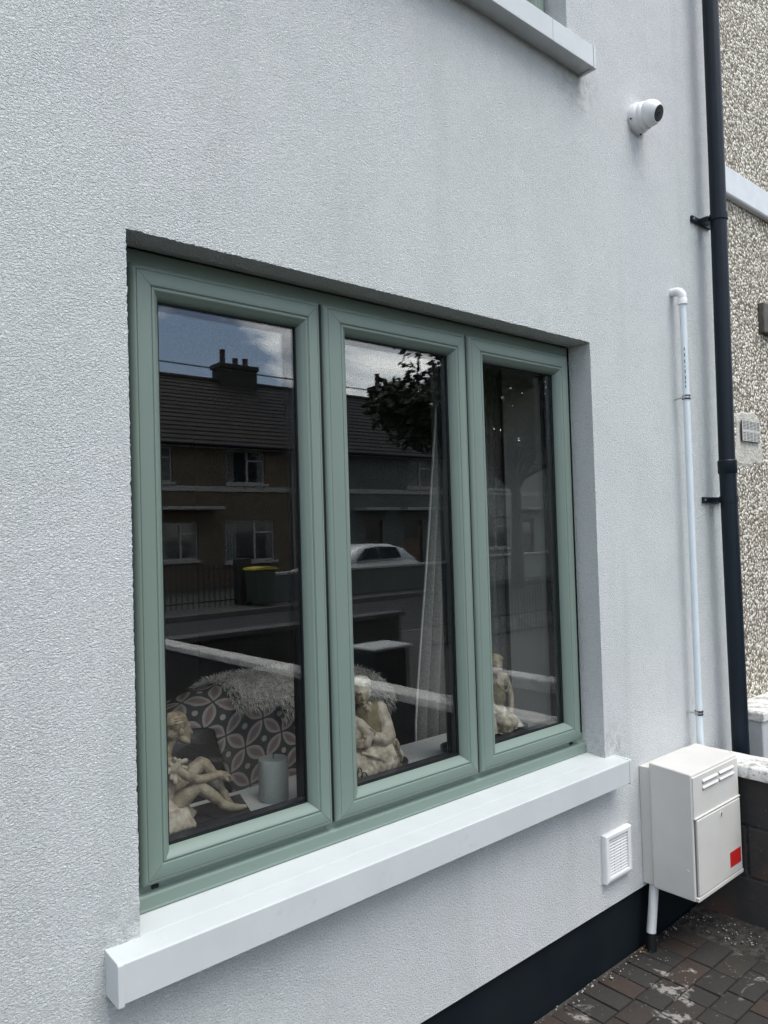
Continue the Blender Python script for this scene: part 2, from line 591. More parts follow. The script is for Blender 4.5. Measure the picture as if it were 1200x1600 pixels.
def stucco_skin():
    b = MB()
    mg = .03
    holes = [(WX0, WX1, WZ0 - .06, WZ1), (UX0, UX1, UZ0 - .06, UZ1)]
    xs = sorted({XLEFT, XEND, *[h[0] - mg for h in holes], *[h[1] + mg for h in holes]})
    zs = sorted({ZPL, ZTOP, *[h[2] - mg for h in holes], *[h[3] + mg for h in holes]})
    for i in range(len(xs) - 1):
        for j in range(len(zs) - 1):
            cx, cz = (xs[i] + xs[i + 1]) / 2, (zs[j] + zs[j + 1]) / 2
            if any(h[0] - mg < cx < h[1] + mg and h[2] - mg < cz < h[3] + mg for h in holes):
                continue
            b.add([(xs[i], 0, zs[j]), (xs[i + 1], 0, zs[j]), (xs[i + 1], 0, zs[j + 1]), (xs[i], 0, zs[j + 1])], [(0, 1, 2, 3)])
    rnd = random.Random(3)
    for hi, (x0, x1, z0, z1) in enumerate(holes):
        st = .0045 if hi == 0 else .012
        ring_o, ring_i, ring_e = [], [], []
        def side(ax, az, bx, bz, nx, nz, ex, ez, fx, fz):
            L = math.hypot(bx - ax, bz - az); n = int(L / st)
            for k in range(n):
                t = k / n
                x = ax + (bx - ax) * t; z = az + (bz - az) * t
                j = rnd.gauss(0, .0006) + .0010 * noise.noise((x * 90, z * 90, hi * 9.))
                ring_i.append((x + nx * j, rnd.uniform(-.0004, .0006), z + nz * j))
                sx = 1 if ax == x1 and bx == x1 else -1
                sz = 1 if az == z1 and bz == z1 else -1
                ring_e.append((x + abs(nx) * sx * .0035, 0, z + abs(nz) * sz * .0035))
                ring_o.append((ex + (fx - ex) * t, 0, ez + (fz - ez) * t))
        side(x0, z0, x1, z0, 0, 1, x0 - mg, z0 - mg, x1 + mg, z0 - mg)
        side(x1, z0, x1, z1, 1, 0, x1 + mg, z0 - mg, x1 + mg, z1 + mg)
        side(x1, z1, x0, z1, 0, 1, x1 + mg, z1 + mg, x0 - mg, z1 + mg)
        side(x0, z1, x0, z0, 1, 0, x0 - mg, z1 + mg, x0 - mg, z0 - mg)
        n = len(ring_i)
        def snap(p):
            x, z = p[0], p[2]
            d = {'l': abs(x - x0), 'r': abs(x - x1), 'b': abs(z - z0), 't': abs(z - z1)}
            s = min(d, key=d.get)
            return {'l': (x0, z), 'r': (x1, z), 'b': (x, z0), 't': (x, z1)}[s]
        mid = [(snap(p)[0], .004, snap(p)[1]) for p in ring_i]
        back = [(snap(p)[0], .10, snap(p)[1]) for p in ring_i]
        vs = ring_o + ring_e + ring_i + mid + back
        fs = []
        for k in range(n):
            q = (k + 1) % n
            for L in range(4):
                fs.append((L * n + k, L * n + q, (L + 1) * n + q, (L + 1) * n + k))
        b.add(vs, fs)
    # lower drip edge and the end of the render
    b.add([(XLEFT, 0, ZPL), (XEND, 0, ZPL), (XEND, .10, ZPL), (XLEFT, .10, ZPL)], [(0, 1, 2, 3)])
    b.add([(XEND, 0, ZPL), (XEND, .2, ZPL), (XEND, .2, ZTOP), (XEND, 0, ZTOP)], [(0, 1, 2, 3)])
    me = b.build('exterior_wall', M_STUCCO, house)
    return me


stucco_skin()
# masonry behind the render, with the two openings left free
mas = MB()
def masonry(x0, x1, z0, z1):
    mas.box(x0, x1, .090, .400, z0, z1)
masonry(XLEFT, WX0, ZPL, 5.5)
masonry(WX1, 3.22, ZPL, 5.5)
masonry(WX0, WX1, ZPL, .70)
masonry(WX0, WX1, 2.14, 3.10)
masonry(WX0, UX0, 3.10, 5.5)
masonry(UX1, WX1, 3.10, 5.5)
masonry(UX0, UX1, 4.40, 5.5)
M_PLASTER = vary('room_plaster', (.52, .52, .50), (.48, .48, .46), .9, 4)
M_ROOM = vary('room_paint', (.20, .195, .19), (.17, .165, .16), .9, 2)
mas.build('inner_wall', M_PLASTER, house)
MB().box(XLEFT, XEND - .004, .014, .10, -.1, ZPL - .002).build('plinth', M_PLINTH, house)
# living room
MB().box(-1.2, 3.0, .400, 4.4, .02, .10).build('room_floor', vary('carpet', (.10, .095, .09), (.13, .12, .11), .95, 30), house)
MB().box(-1.2, 3.0, .400, 4.4, 2.52, 2.62).build('room_ceiling', vary('ceiling_white', (.5, .5, .5), (.46, .46, .46), .9, 3), house)
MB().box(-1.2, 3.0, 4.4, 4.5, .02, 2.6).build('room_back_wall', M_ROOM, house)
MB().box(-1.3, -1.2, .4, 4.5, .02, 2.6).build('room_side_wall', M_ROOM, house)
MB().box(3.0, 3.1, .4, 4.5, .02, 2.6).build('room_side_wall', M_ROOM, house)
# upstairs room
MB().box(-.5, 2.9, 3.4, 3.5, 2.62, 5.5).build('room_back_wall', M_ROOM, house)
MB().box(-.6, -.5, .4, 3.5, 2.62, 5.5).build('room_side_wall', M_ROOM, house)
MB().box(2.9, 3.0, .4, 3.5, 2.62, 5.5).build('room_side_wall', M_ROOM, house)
MB().box(-7, 3.22, .1, 4.6, 5.5, 5.6).build('attic_floor', M_ROOM, house)
MB().box(WX0 - .02, WX1 + .02, .150, .405, .765, .790).build('window_board', vary('painted_board', (.62, .63, .63), (.58, .6, .6), .35, 5), house, bevel=.004)


# ------------------------------------------------------------------ windows
def lerp(a, b, t):
    return a + (b - a) * t


def ring_rail(outer, inner, prof, gap):
    """four mitred rails between two rectangles; prof: (share of the way in, y)"""
    ox0, ox1, oz0, oz1 = outer; ix0, ix1, iz0, iz1 = inner
    cs_o = [(ox0, oz0), (ox1, oz0), (ox1, oz1), (ox0, oz1)]
    cs_i = [(ix0, iz0), (ix1, iz0), (ix1, iz1), (ix0, iz1)]
    out = []
    for s in range(4):
        a, b = s, (s + 1) % 4
        d = Vector((cs_o[b][0] - cs_o[a][0], cs_o[b][1] - cs_o[a][1])).normalized() * gap
        L, Rr = [], []
        for t, y in prof:
            L.append((lerp(cs_o[a][0], cs_i[a][0], t) + d.x, y, lerp(cs_o[a][1], cs_i[a][1], t) + d.y))
            Rr.append((lerp(cs_o[b][0], cs_i[b][0], t) - d.x, y, lerp(cs_o[b][1], cs_i[b][1], t) - d.y))
        n = len(prof)
        fs = [(i, i + 1, n + i + 1, n + i) for i in range(n - 1)]
        fs.append(tuple(range(n))[::-1]); fs.append(tuple(range(n, 2 * n)))
        fs.append((n - 1, 0, n, 2 * n - 1))
        out.append((L + Rr, fs))
    return out


P_SASH = [(0, .150), (0, .0800), (.025, .0735), (.07, .0690), (.13, .0664), (.17, .0660), (.182, .0672), (.196, .0656), (.215, .0650),
          (.60, .0650), (.625, .0656), (.64, .0676), (.66, .0680), (.66, .150)]
P_BEAD = [(.664, .110), (.664, .0690), (.69, .0668), (.73, .0664), (.765, .0676), (.80, .0705), (.86, .0740), (.93, .0800), (.985, .0880), (1.0, .0920), (1.0, .0960), (.96, .110)]


def make_window(name, label, frame, sashes, y_off=0., lower=True, loc=None):
    fx0, fx1, fz0, fz1 = frame
    w = thing(name, label, 'window', ((fx0 + fx1) / 2, .1, fz0), 'green casement windows')
    # outer frame: head, jambs, mullions and the bottom member with its lip
    f = MB()
    hd = sashes[0][0][3] - .012
    f.box(fx0 + .001, fx1 - .001, .0960, .156, hd, fz1 - .001)
    f.box(fx0 + .001, sashes[0][0][0] + .012, .0961, .1558, fz0 + .02, hd)
    f.box(sashes[-1][0][1] - .012, fx1 - .001, .0961, .1558, fz0 + .02, hd)
    for a, b in zip(sashes[:-1], sashes[1:]):
        f.box(a[0][1] - .014, b[0][0] + .014, .0865, .1555, fz0 + .02, hd)
    zb = sashes[0][0][2]
    f.prism([(.150, fz0), (.0725, fz0), (.0715, fz0 + .004), (.0735, fz0 + .006), (.0735, fz0 + .030), (.0765, fz0 + .0345), (.0885, fz0 + .038),
             (.0885, zb + .014), (.150, zb + .014)], 'x', fx0 + .0015, fx1 - .0015)
    fr = f.build('frame', M_SAGE, w, bevel=.0012, segs=1)
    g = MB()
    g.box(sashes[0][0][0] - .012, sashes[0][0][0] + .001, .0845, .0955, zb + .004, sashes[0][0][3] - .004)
    g.build('jamb_shade', M_GASKET, w)  # black strip painted in for the shadow along the left jamb
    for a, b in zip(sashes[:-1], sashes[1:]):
        MB().box(a[0][1] - .0012, b[0][0] + .0012, .0772, .0864, a[0][2] + .004, a[0][3] - .004).build('gap_shade', M_GASKET, w)  # black strip stands in for the shadow gap between neighbouring sashes
    for (so, gl) in sashes:
        s = MB()
        for v, fc in ring_rail(so, gl, P_SASH, .0005):
            s.add(v, fc)
        sash = s.build('sash', M_SAGE, w, auto=35)
        for v, fc in ring_rail(so, gl, P_BEAD, .0004):
            MB().add(v, fc).build('glazing_bead', M_SAGE, sash, auto=35)
        gs = MB()
        for v, fc in ring_rail((gl[0] - .004, gl[1] + .004, gl[2] - .004, gl[3] + .004), (gl[0] + .0035, gl[1] - .0035, gl[2] + .0035, gl[3] - .0035),
                               [(0, .0935), (1, .0935), (1, .0962), (0, .0962)], 0):
            gs.add(v, fc)
        gs.build('gasket', M_GASKET, sash)
        e = .012
        MB().box(gl[0] - e, gl[1] + e, .0970, .1010, gl[2] - e, gl[3] + e).build('glass_pane', M_GLASS, sash)
        MB().box(gl[0] - e, gl[1] + e, .1210, .1250, gl[2] - e, gl[3] + e).build('glass_pane', M_GLASS, sash)
        sp = MB()
        for v, fc in ring_rail((gl[0] - .010, gl[1] + .010, gl[2] - .010, gl[3] + .010), (gl[0] + .004, gl[1] - .004, gl[2] + .004, gl[3] - .004),
                               [(0, .1012), (1, .1012), (1, .1208), (0, .1208)], 0):
            sp.add(v, fc)
        sp.build('spacer_bar', M_SPACER, sash)
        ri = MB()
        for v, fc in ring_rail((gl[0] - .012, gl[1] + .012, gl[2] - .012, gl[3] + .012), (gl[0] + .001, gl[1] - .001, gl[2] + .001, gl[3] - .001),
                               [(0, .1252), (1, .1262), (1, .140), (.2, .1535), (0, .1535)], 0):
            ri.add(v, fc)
        ri.build('inner_bead', M_SPACER, sash)  # coloured black for the shade on the room side of the frame
        # the closed rebate round the unit keeps daylight out of the joint
    if lower:
        for sx in (sashes[0][0][0] + .028, sashes[-1][0][1] - .045):
            MB().box(sx, sx + .016, .0835, .0892, zb - .013, zb - .006).build('drain_slot', M_GASKET, w, bevel=.001, segs=1)
    return w


GL = [((.656, 1.1600, .764, 2.100), (.727, 1.099, .829, 2.030)),
      ((1.1680, 1.7090, .764, 2.100), (1.2545, 1.650, .829, 2.030)),
      ((1.7170, 2.234, .764, 2.100), (1.802, 2.170, .829, 2.030))]
make_window('casement_window', 'wide three light sage green casement window with figurines behind its glass',
            (WX0, WX1, .712, WZ1), GL)
UG = [((.72, 1.19, 3.21, 4.36), (.80, 1.12, 3.28, 4.29)), ((1.195, 1.68, 3.21, 4.36), (1.275, 1.605, 3.28, 4.29)), ((1.685, 2.175, 3.21, 4.36), (1.765, 2.105, 3.28, 4.29))]
make_window('casement_window', 'sage green upstairs window of which only the bottom corner shows above its sill',
            (UX0, UX1, 3.160, UZ1), UG, lower=False)


win0 = bpy.data.objects['casement_window']
M_SPECK = vary('dried_paint_speck', (.55, .56, .55), (.45, .46, .45), .7, 50)
for (sx, sz, a, b_, t) in ((1.862, 1.822, .004, .0018, .7), (1.893, 1.820, .0022, .004, .2), (1.985, 1.792, .0055, .002, 0), (1.984, 1.799, .004, .0016, .1), (2.010, 1.952, .0016, .003, 0), (2.135, 1.962, .0016, .003, 0),
                        (2.140, 1.985, .0018, .0045, .3), (2.137, 2.004, .002, .002, 0), (1.958, 1.905, .0012, .002, 0), (1.045, 1.10, .0012, .0015, 0), (1.52, 1.94, .0014, .002, 0)):
    from mathutils import Euler
    MB().ball((sx, .0969, sz), (a, .0005, b_), 8, 5, Euler((0, t, 0))).build('paint_speck', M_SPECK, win0)


def make_sill(label, x0, x1, ox0, ox1, zt, zb, zin):
    t = thing('window_sill', label, 'window sill', ((x0 + x1) / 2, -.03, zb), 'white window sills')
    b = MB()
    y = -.061
    zm = zin - (zin - zt) * .0875 / .1485
    b.prism([(.001, zm), (y, zt), (y - .0015, zt - .003), (y - .0015, zb + .001), (y, zb), (y + .012, zb), (y + .012, zb + .004), (.001, zb + .004)], 'x', x0, x1)
    b.prism([(.0875, zin), (.0005, zm + .0001), (.0005, zt - .02), (.0875, zin - .02)], 'x', ox0 + .0008, ox1 - .0008)
    b.build('sill_board', M_SILL, t, bevel=.0012, segs=2)
    for sx, s in ((x0, -1), (x1, 1)):
        c = MB()
        xa, xb = sorted((sx + s * .0035, sx - s * .009))
        c.prism([(.0005, zt + .0055), (y - .001, zt + .0025), (y - .004, zt - .002), (y - .004, zb - .003), (y + .004, zb - .004), (.0005, zb - .003)], 'x', xa, xb)
        c.build('end_cap', M_SILL, t, bevel=.0012, segs=2)
    return t


make_sill('long white sill under the wide green window', .5535, 2.3245, WX0, WX1, .701, .624, .7125)
us = make_sill('white sill high at the top edge below the upstairs window', .62, 2.268, UX0, UX1, 3.153, 3.077, 3.1605)
MB().box(2.03, 2.0325, -.0634, -.0615, 3.079, 3.152).build('board_joint', vary('joint_shade', (.5, .52, .53), (.46, .48, .5), .5, 30), us)

# ------------------------------------------------------------------ security camera
sec = thing('security_camera', 'white dome security camera on the wall high beside the downpipe', 'camera', (2.628, 0, 3.045))
cc = Vector((2.628, 0, 3.045))
MB().lathe(cc, (0, -1, 0), [(0, .055), (.004, .057), (.020, .0565), (.028, .055), (.030, .053)], 40).build('base', M_CAM, sec, auto=40)
MB().lathe(cc + Vector((0, -.0302, 0)), (0, -1, 0), [(0, .0515), (.010, .0515), (.017, .0500), (.020, .0465), (.020, .030)], 40, ).build('collar', M_CAM, sec, auto=40)
cdir = Vector((.03, -.90, -.40)).normalized()
bc = cc + Vector((0, -.061, 0))
pr = []
for i in range(29):
    a = math.pi * i / 28
    d, r = -math.cos(a) * .0475, math.sin(a) * .0475
    if d > .0325: break
    pr.append((d, max(r, .0004)))
pr += [(.0345, .0325), (.0368, .0312), (.0372, .0285)]
MB().lathe(bc, cdir, pr, 40).build('eyeball', M_CAM, sec, auto=40)
MB().lathe(bc + cdir * .0370, cdir, [(0, .0284), (.0008, .0280), (.0012, .012), (.0012, .0005)], 36).build('lens_cover', M_DARKLENS, sec, auto=30)
MB().lathe(bc + cdir * .0383, cdir, [(0, .009), (.0012, .0085), (.0012, .004), (0.0004, .003)], 24).build('lens', Mat('lens_blue', (.008, .010, .02), .2, spec=.4).m, sec, auto=30)
for dx, dz in ((-.052, -.018), (.01, -.052)):
    MB().lathe(cc + Vector((dx, -.012, dz)), (dx, -.3 * .05, dz), [(0, .003), (.0085, .003), (.009, .002)], 10).build('screw', M_GASKET, sec)

# ------------------------------------------------------------------ black downpipe
dp = thing('downpipe', 'black round rainwater downpipe at the right end of the pale wall', 'pipe', (3.11, -.08, .1))
DX, DY, DR = 3.112, -.078, .0320
MB().tube([(DX - .010, DY, 1.73), (DX + .008, DY, 3.0), (DX + .020, DY, 5.4)], DR, 28).build('upper_pipe', M_BLACKP, dp, auto=40)
MB().tube([(DX + .012, DY, .05), (DX, DY, 1.0), (DX - .008, DY, 1.735)], DR + .0012, 28).build('lower_pipe', M_BLACKP, dp, auto=40)
MB().lathe((DX - .0085, DY, 1.700), (0, 0, 1), [(0, DR + .003), (.004, DR + .0055), (.052, DR + .0055), (.056, DR + .002)], 28).build('socket', M_BLACKP, dp, auto=40)
for z, tz in ((2.765, 1), (1.595, 0)):
    ox = .004 if tz else -.007
    MB().lathe((DX + ox, DY, z - .0125), (0, 0, 1), [(0, DR + .001), (0, DR + .0045), (.025, DR + .0045), (.025, DR + .001)], 28).build('bracket_ring', M_BLACKP, dp, auto=40)
    MB().box(DX - .085, DX + .075, -.012, -.0005, z - .0125, z + .0125).box(DX - .03, DX + .03, -.05, -.012, z - .010, z + .010).build('bracket', M_BLACKP, dp, bevel=.002, segs=1)
    MB().lathe((DX - .073, -.012, z), (0, -1, 0), [(0, .0045), (.002, .004), (.0025, .002)], 12).build('screw', M_STEEL, dp)

# ------------------------------------------------------------------ white overflow pipe
ov = thing('overflow_pipe', 'thin white plastic pipe running down to the meter box', 'pipe', (2.848, -.045, .45))
PX, PY, PR = 2.848, -.045, .0128
MB().tube([(PX, PY, .40), (PX, PY, 2.372)], PR, 24).build('pipe', M_WPIPE, ov, auto=40)
el = []
for i in range(9):
    a = math.pi / 2 * i / 8
    el.append((PX, PY + .026 * (1 - math.cos(a)), 2.393 + .026 * math.sin(a)))
MB().tube([(PX, PY, 2.365), (PX, PY, 2.38)] + el + [(PX, .002, 2.419)], .0168, 24).build('elbow', vary('elbow_white', (.74, .75, .75), (.7, .71, .72), .35, 9), ov, auto=50)
MB().lathe((PX, PY, 2.362), (0, 0, 1), [(0, .0168), (.001, .0182), (.022, .0182), (.024, .0168)], 24).build('elbow_rim', M_WPLAST, ov, auto=40)
for z in (1.995, .765):
    c = MB()
    c.lathe((PX, PY, z - .008), (0, 0, 1), [(0, PR), (0, PR + .003), (.005, PR + .003), (.005, PR)], 24)
    c.lathe((PX, PY, z + .004), (0, 0, 1), [(0, PR), (0, PR + .003), (.005, PR + .003), (.005, PR)], 24)
    c.build('clip_rubber', M_GASKET, ov, auto=30)
    MB().lathe((PX, PY, z - .003), (0, 0, 1), [(0, PR + .0005), (0, PR + .0022), (.007, PR + .0022), (.007, PR + .0005)], 24).build('pipe_clip', M_STEEL, ov, auto=30)
    MB().box(PX - .020, PX - .012, PY - .004, PY + .006, z - .006, z + .008).tube([(PX - .004, PY + .012, z), (PX - .012, .002, z - .004)], .003, 8).build('clip_bolt', M_STEEL, ov)
M_INK = Mat('print_ink', (.10, .12, .13), .6).m
rr = random.Random(5)
zz = 2.19
while zz > 2.03:
    L = rr.uniform(.006, .016)
    a = R(205)
    p = Vector((PX + math.cos(a) * (PR + .0002), PY + math.sin(a) * (PR + .0002), zz - L / 2))
    MB().obox(p, (.0006, .0034, L), Matrix.Rotation(a, 3, 'Z')).build('print_mark', M_INK, ov)
    zz -= L + rr.uniform(.004, .012)

# ------------------------------------------------------------------ meter box
bx0, bx1, bz0, bz1, byf, byb = 2.471, 2.813, .217, .657, -.203, -.043
mb = thing('meter_box', 'off white utility meter box with red sticker on the wall by the low boundary wall', 'meter box', (2.64, -.1, 0))
b = MB()
b.prism([(byb, bz0), (byf + .004, bz0), (byf + .004, bz1 - .012), (byb, bz1)], 'x', bx0, bx1)
body = b.build('body', M_BOX, mb, bevel=.005, segs=3)
MB().box(bx0 + .006, bx1 - .006, byb, -.0005, bz0 + .004, bz1 - .022).build('back_plate', M_BOX, mb, bevel=.002)
# front: upper fascia with slots, raised rim, door below
fr = MB()
fr.box(bx0 + .004, bx1 - .004, byf - .001, byf + .005, .4965, bz1 - .022)
fr.build('upper_fascia', M_BOX, mb, bevel=.002)
MB().box(bx0 + .002, bx1 - .002, byf - .007, byf + .005, bz0 + .002, bz0 + .016).build('door_ledge', M_BOX, mb, bevel=.002)
MB().box(bx0 + .0025, bx1 - .0025, byf - .006, byf + .005, .4935, .4990).build('door_ledge', M_BOX, mb, bevel=.002)
d = MB().box(bx0 + .012, bx1 - .009, byf - .007, byf + .003, bz0 + .0185, .4905)
door = d.build('door', M_BOX, mb, bevel=.003, segs=3)
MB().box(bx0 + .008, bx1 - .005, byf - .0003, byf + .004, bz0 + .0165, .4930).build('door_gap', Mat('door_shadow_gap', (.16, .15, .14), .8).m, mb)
MB().lathe((2.655, byf - .0072, .468), (0, -1, 0), [(0, .012), (.001, .0115), (.0012, .0085), (.0004, .008), (.0004, .0005)], 24).build('lock', M_BOX, door, auto=30)
MB().box(2.6535, 2.6565, byf - .0090, byf - .0076, .461, .475).build('key_slot', M_GASKET, door)
MB().box(2.709, 2.7925, byf - .0078, byf - .0070, .264, .317).build('sticker', M_RED, door)
M_SLOT = Mat('slot_shade', (.20, .195, .185), .8).m
for (xa, xb) in ((2.537, 2.647), (2.660, 2.771)):
    for z in (.610, .588):
        MB().prism([(byf - .0012, z + .007), (byf - .0075, z + .0005), (byf - .0075, z - .003), (byf - .0012, z - .004)], 'x', xa, xb).build('louvre', M_BOX, mb, bevel=.001, segs=1)
        MB().box(xa + .002, xb - .002, byf - .0018, byf - .0004, z - .0085, z - .0042).build('vent_slot', M_SLOT, mb)
MB().lathe((bx0 + .0005, -.175, .315), (-1, 0, 0), [(0, .006), (.002, .005)], 10).build('rivet', M_BOX, mb)
# pipe leaving the box for the ground
MB().tube([(2.505, -.030, .235), (2.464, -.032, .055)], .0165, 20).build('service_pipe', vary('grey_white_pipe', (.62, .63, .63), (.55, .56, .56), .45, 20), mb, auto=40)
MB().tube([(2.4655, -.032, .060), (2.458, -.033, -.02)], .0182, 20).build('pipe_boot', M_GASKET, mb, auto=40)
MB().tube([(2.5045, -.030, .222), (2.5035, -.030, .210)], .0175, 20).build('pipe_collar', M_GASKET, mb)

# ------------------------------------------------------------------ louvred air vent
av = thing('air_vent', 'square white plastic louvre vent below the right end of the sill', 'vent', (2.30, 0, .29))
vx0, vx1, vz0, vz1 = 2.226, 2.384, .295, .455
b = MB()
for v, f in ring_rail((vx0, vx1, vz0, vz1), (vx0 + .022, vx1 - .022, vz0 + .020, vz1 - .018),
                      [(0, -.0005), (0, -.012), (.08, -.018), (.2, -.020), (.8, -.020), (.95, -.018), (1, -.012), (1, -.0005)], 0):
    b.add(v, f)
b.build('vent_frame', M_WPLAST, av, auto=40)
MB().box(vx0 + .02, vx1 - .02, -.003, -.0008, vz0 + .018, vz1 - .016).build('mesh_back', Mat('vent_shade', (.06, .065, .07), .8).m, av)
ns = 12
for i in range(ns):
    z = vz0 + .0225 + (vz1 - vz0 - .043) * (i + .35) / ns
    hgt = (vz1 - vz0 - .041) / ns
    MB().prism([(-.0150, z), (-.0085, z + hgt * .34), (-.0085, z + hgt * .34 - .0018), (-.0145, z - .0018)], 'x', vx0 + .0225, vx1 - .0225).build('slat', M_WPLAST, av)
for k in (1, 2):
    x = vx0 + .022 + (vx1 - vx0 - .044) * k / 3
    MB().box(x - .0016, x + .0016, -.0128, -.003, vz0 + .021, vz1 - .019).build('divider', M_WPLAST, av)

# ================================================================== NEXT-DOOR HOUSE AND BOUNDARY WALL
NY = .105
nb = thing('neighbouring_house', 'beige pebbledashed house wall beyond the black downpipe', 'house', (5, NY, 0))
MB().box(XEND - .03, 9.5, NY, NY + .3, -.1, 5.6).build('pebbledash_wall', M_PEBBLE, nb)
M_BAND = vary('white_band_paint', (.68, .71, .73), (.63, .66, .68), .7, 14, 90, .3, .002)
MB().prism([(NY, 3.183), (NY - .030, 3.176), (NY - .030, 3.048), (NY - .022, 3.040), (NY, 3.040)], 'x', XEND + .002, 9.4).build('string_course', M_BAND, nb, bevel=.003, segs=1)
# small grille set in a smooth mortar patch
pt = MB()
pc = Vector((3.735, NY, 1.930)); n = 48
ring = []
for i in range(n):
    a = 2 * math.pi * i / n
    k = 1.12 + .30 * noise.noise((math.cos(a) * 2.6, math.sin(a) * 2.6, 3.)) + (.25 if math.sin(a) < -.5 else 0)
    sx = max(-1, min(1, 1.25 * math.cos(a))); sz = max(-1, min(1, 1.25 * math.sin(a)))
    ring.append((pc.x + sx * .125 * k, pc.z - .02 + sz * .105 * k))
vs = [(p[0], NY + .001, p[1]) for p in ring] + [(pc.x + (p[0] - pc.x) * .9, NY - .0035, pc.z + (p[1] - pc.z) * .9) for p in ring]
pt.add(vs, [(i, (i + 1) % n, n + (i + 1) % n, n + i) for i in range(n)] + [tuple(range(n, 2 * n))])
pt.build('mortar_patch', vary('pale_mortar', (.58, .56, .50), (.42, .40, .35), .9, 45, 70, .9, .006), nb)
gr = MB().box(3.640, 3.835, NY - .014, NY - .0095, 1.885, 1.985).build('grille', Mat('grille_dark', (.05, .05, .048), .8).m, nb)
M_GRILLE = vary('grille_bar_paint', (.60, .59, .56), (.5, .49, .47), .7, 30)
for i in range(15):
    z = 1.888 + i * .0068
    MB().box(3.6405, 3.8345, NY - .0165, NY - .0135, z - (.0016 if i != 7 else .004), z + (.0016 if i != 7 else .004)).build('bar', M_GRILLE, gr)
for i in range(6):
    x = 3.643 + i * .0378
    MB().box(x - .003, x + .003, NY - .0162, NY - .0136, 1.886, 1.984).build('bar', M_GRILLE, gr)
# old timber cover by the edge of the picture
MB().box(3.905, 4.205, NY - .03, NY - .0005, 2.442, 2.592).build('timber_cover', vary('weathered_board', (.12, .11, .095), (.08, .075, .07), .85, 20, 60, .4, .003), nb, bevel=.004, segs=1)
# painted block at the foot of the neighbour's wall
ns_ = thing('painted_step', 'white topped grey block at the foot of the pebbledashed wall', 'step', (3.9, 0, .3))
MB().box(3.385, 4.6, -.055, NY, -.1, .630).build('riser', vary('grey_painted_render', (.48, .50, .50), (.42, .44, .44), .8, 10, 90, .4, .003), ns_, bevel=.004, segs=1)
MB().box(3.375, 4.6, -.065, NY + .0, .631, .672).build('top_slab', M_COPING, ns_, bevel=.006, segs=2)

# boundary wall, running out from the house
BX = 2.866
bw = thing('boundary_wall', 'low dark painted block wall with white coping running out from the house corner', 'wall', (2.93, -2.7, 0))
MB().box(BX + .004, BX + .096, -5.55, -.001, -.1, .553).build('mortar_bed', M_MORTAR, bw)
rows = [(0.0, .176), (.182, .365), (.371, .553)]
blk = {}
for ri, (z0, z1) in enumerate(rows):
    y = -.002 if ri != 1 else -.002
    first = .20 if ri == 1 else .40
    k = 0
    while y > -5.5:
        L = first if k == 0 else .40
        y1 = max(y - L, -5.54)
        key = (ri, round(L, 2), round(y - y1, 2))
        if key not in blk:
            o = MB().box(-.051, .051, -(y - y1) + .004, -.003, 0, z1 - z0).build('block', M_BLOCK, bw, bevel=.006, segs=2)
            blk[key] = o.data
        else:
            o = bpy.data.objects.new('block', blk[key]); COL.objects.link(o); attach(o, bw)
        o.location = (BX + .050 + random.uniform(-.002, .002), y, z0)
        y = y1; k += 1
y = -.001
rc = random.Random(11)
while y > -5.5:
    L = min(.62, y + 5.55)
    c = MB()
    N = 14
    prof = [(BX - .034, .556), (BX - .036, .594), (BX - .030, .601), (BX + .05, .603), (BX + .118, .600), (BX + .124, .594), (BX + .122, .556)]
    vs, fs = [], []
    for i in range(N + 1):
        for j, (x, z) in enumerate(prof):
            q = noise.noise((x * 30, (y - L * i / N) * 14, z * 30))
            vs.append((x + .003 * q, y - .002 - (L - .004) * i / N, z + (.003 * noise.noise((x * 25, (y - L * i / N) * 25, 5.)) if j not in (0, 6) else .004 * q)))
    m_ = len(prof)
    for i in range(N):
        for j in range(m_):
            j2 = (j + 1) % m_
            fs.append((i * m_ + j, i * m_ + j2, (i + 1) * m_ + j2, (i + 1) * m_ + j))
    fs.append(tuple(range(m_))); fs.append(tuple(N * m_ + j for j in range(m_))[::-1])
    c.add(vs, fs).build('coping_stone', M_COPING, bw, auto=50)
    y -= L

# ================================================================== GROUND
def flat(name, x0, x1, y0, y1, z, mat, k='structure'):
    o = MB().add([(x0, y0, z), (x1, y0, z), (x1, y1, z), (x0, y1, z)], [(0, 1, 2, 3)]).build(name, mat)
    return kind(o, k)

M_GROUND = vary('earth', (.07, .065, .055), (.10, .09, .075), .95, .2)
flat('ground', -700, 700, -700, 700, -.42, M_GROUND)
drv = kind(MB().box(-6.9, BX, -5.55, .012, -.20, -.010).build('driveway', M_JOINT), 'structure')
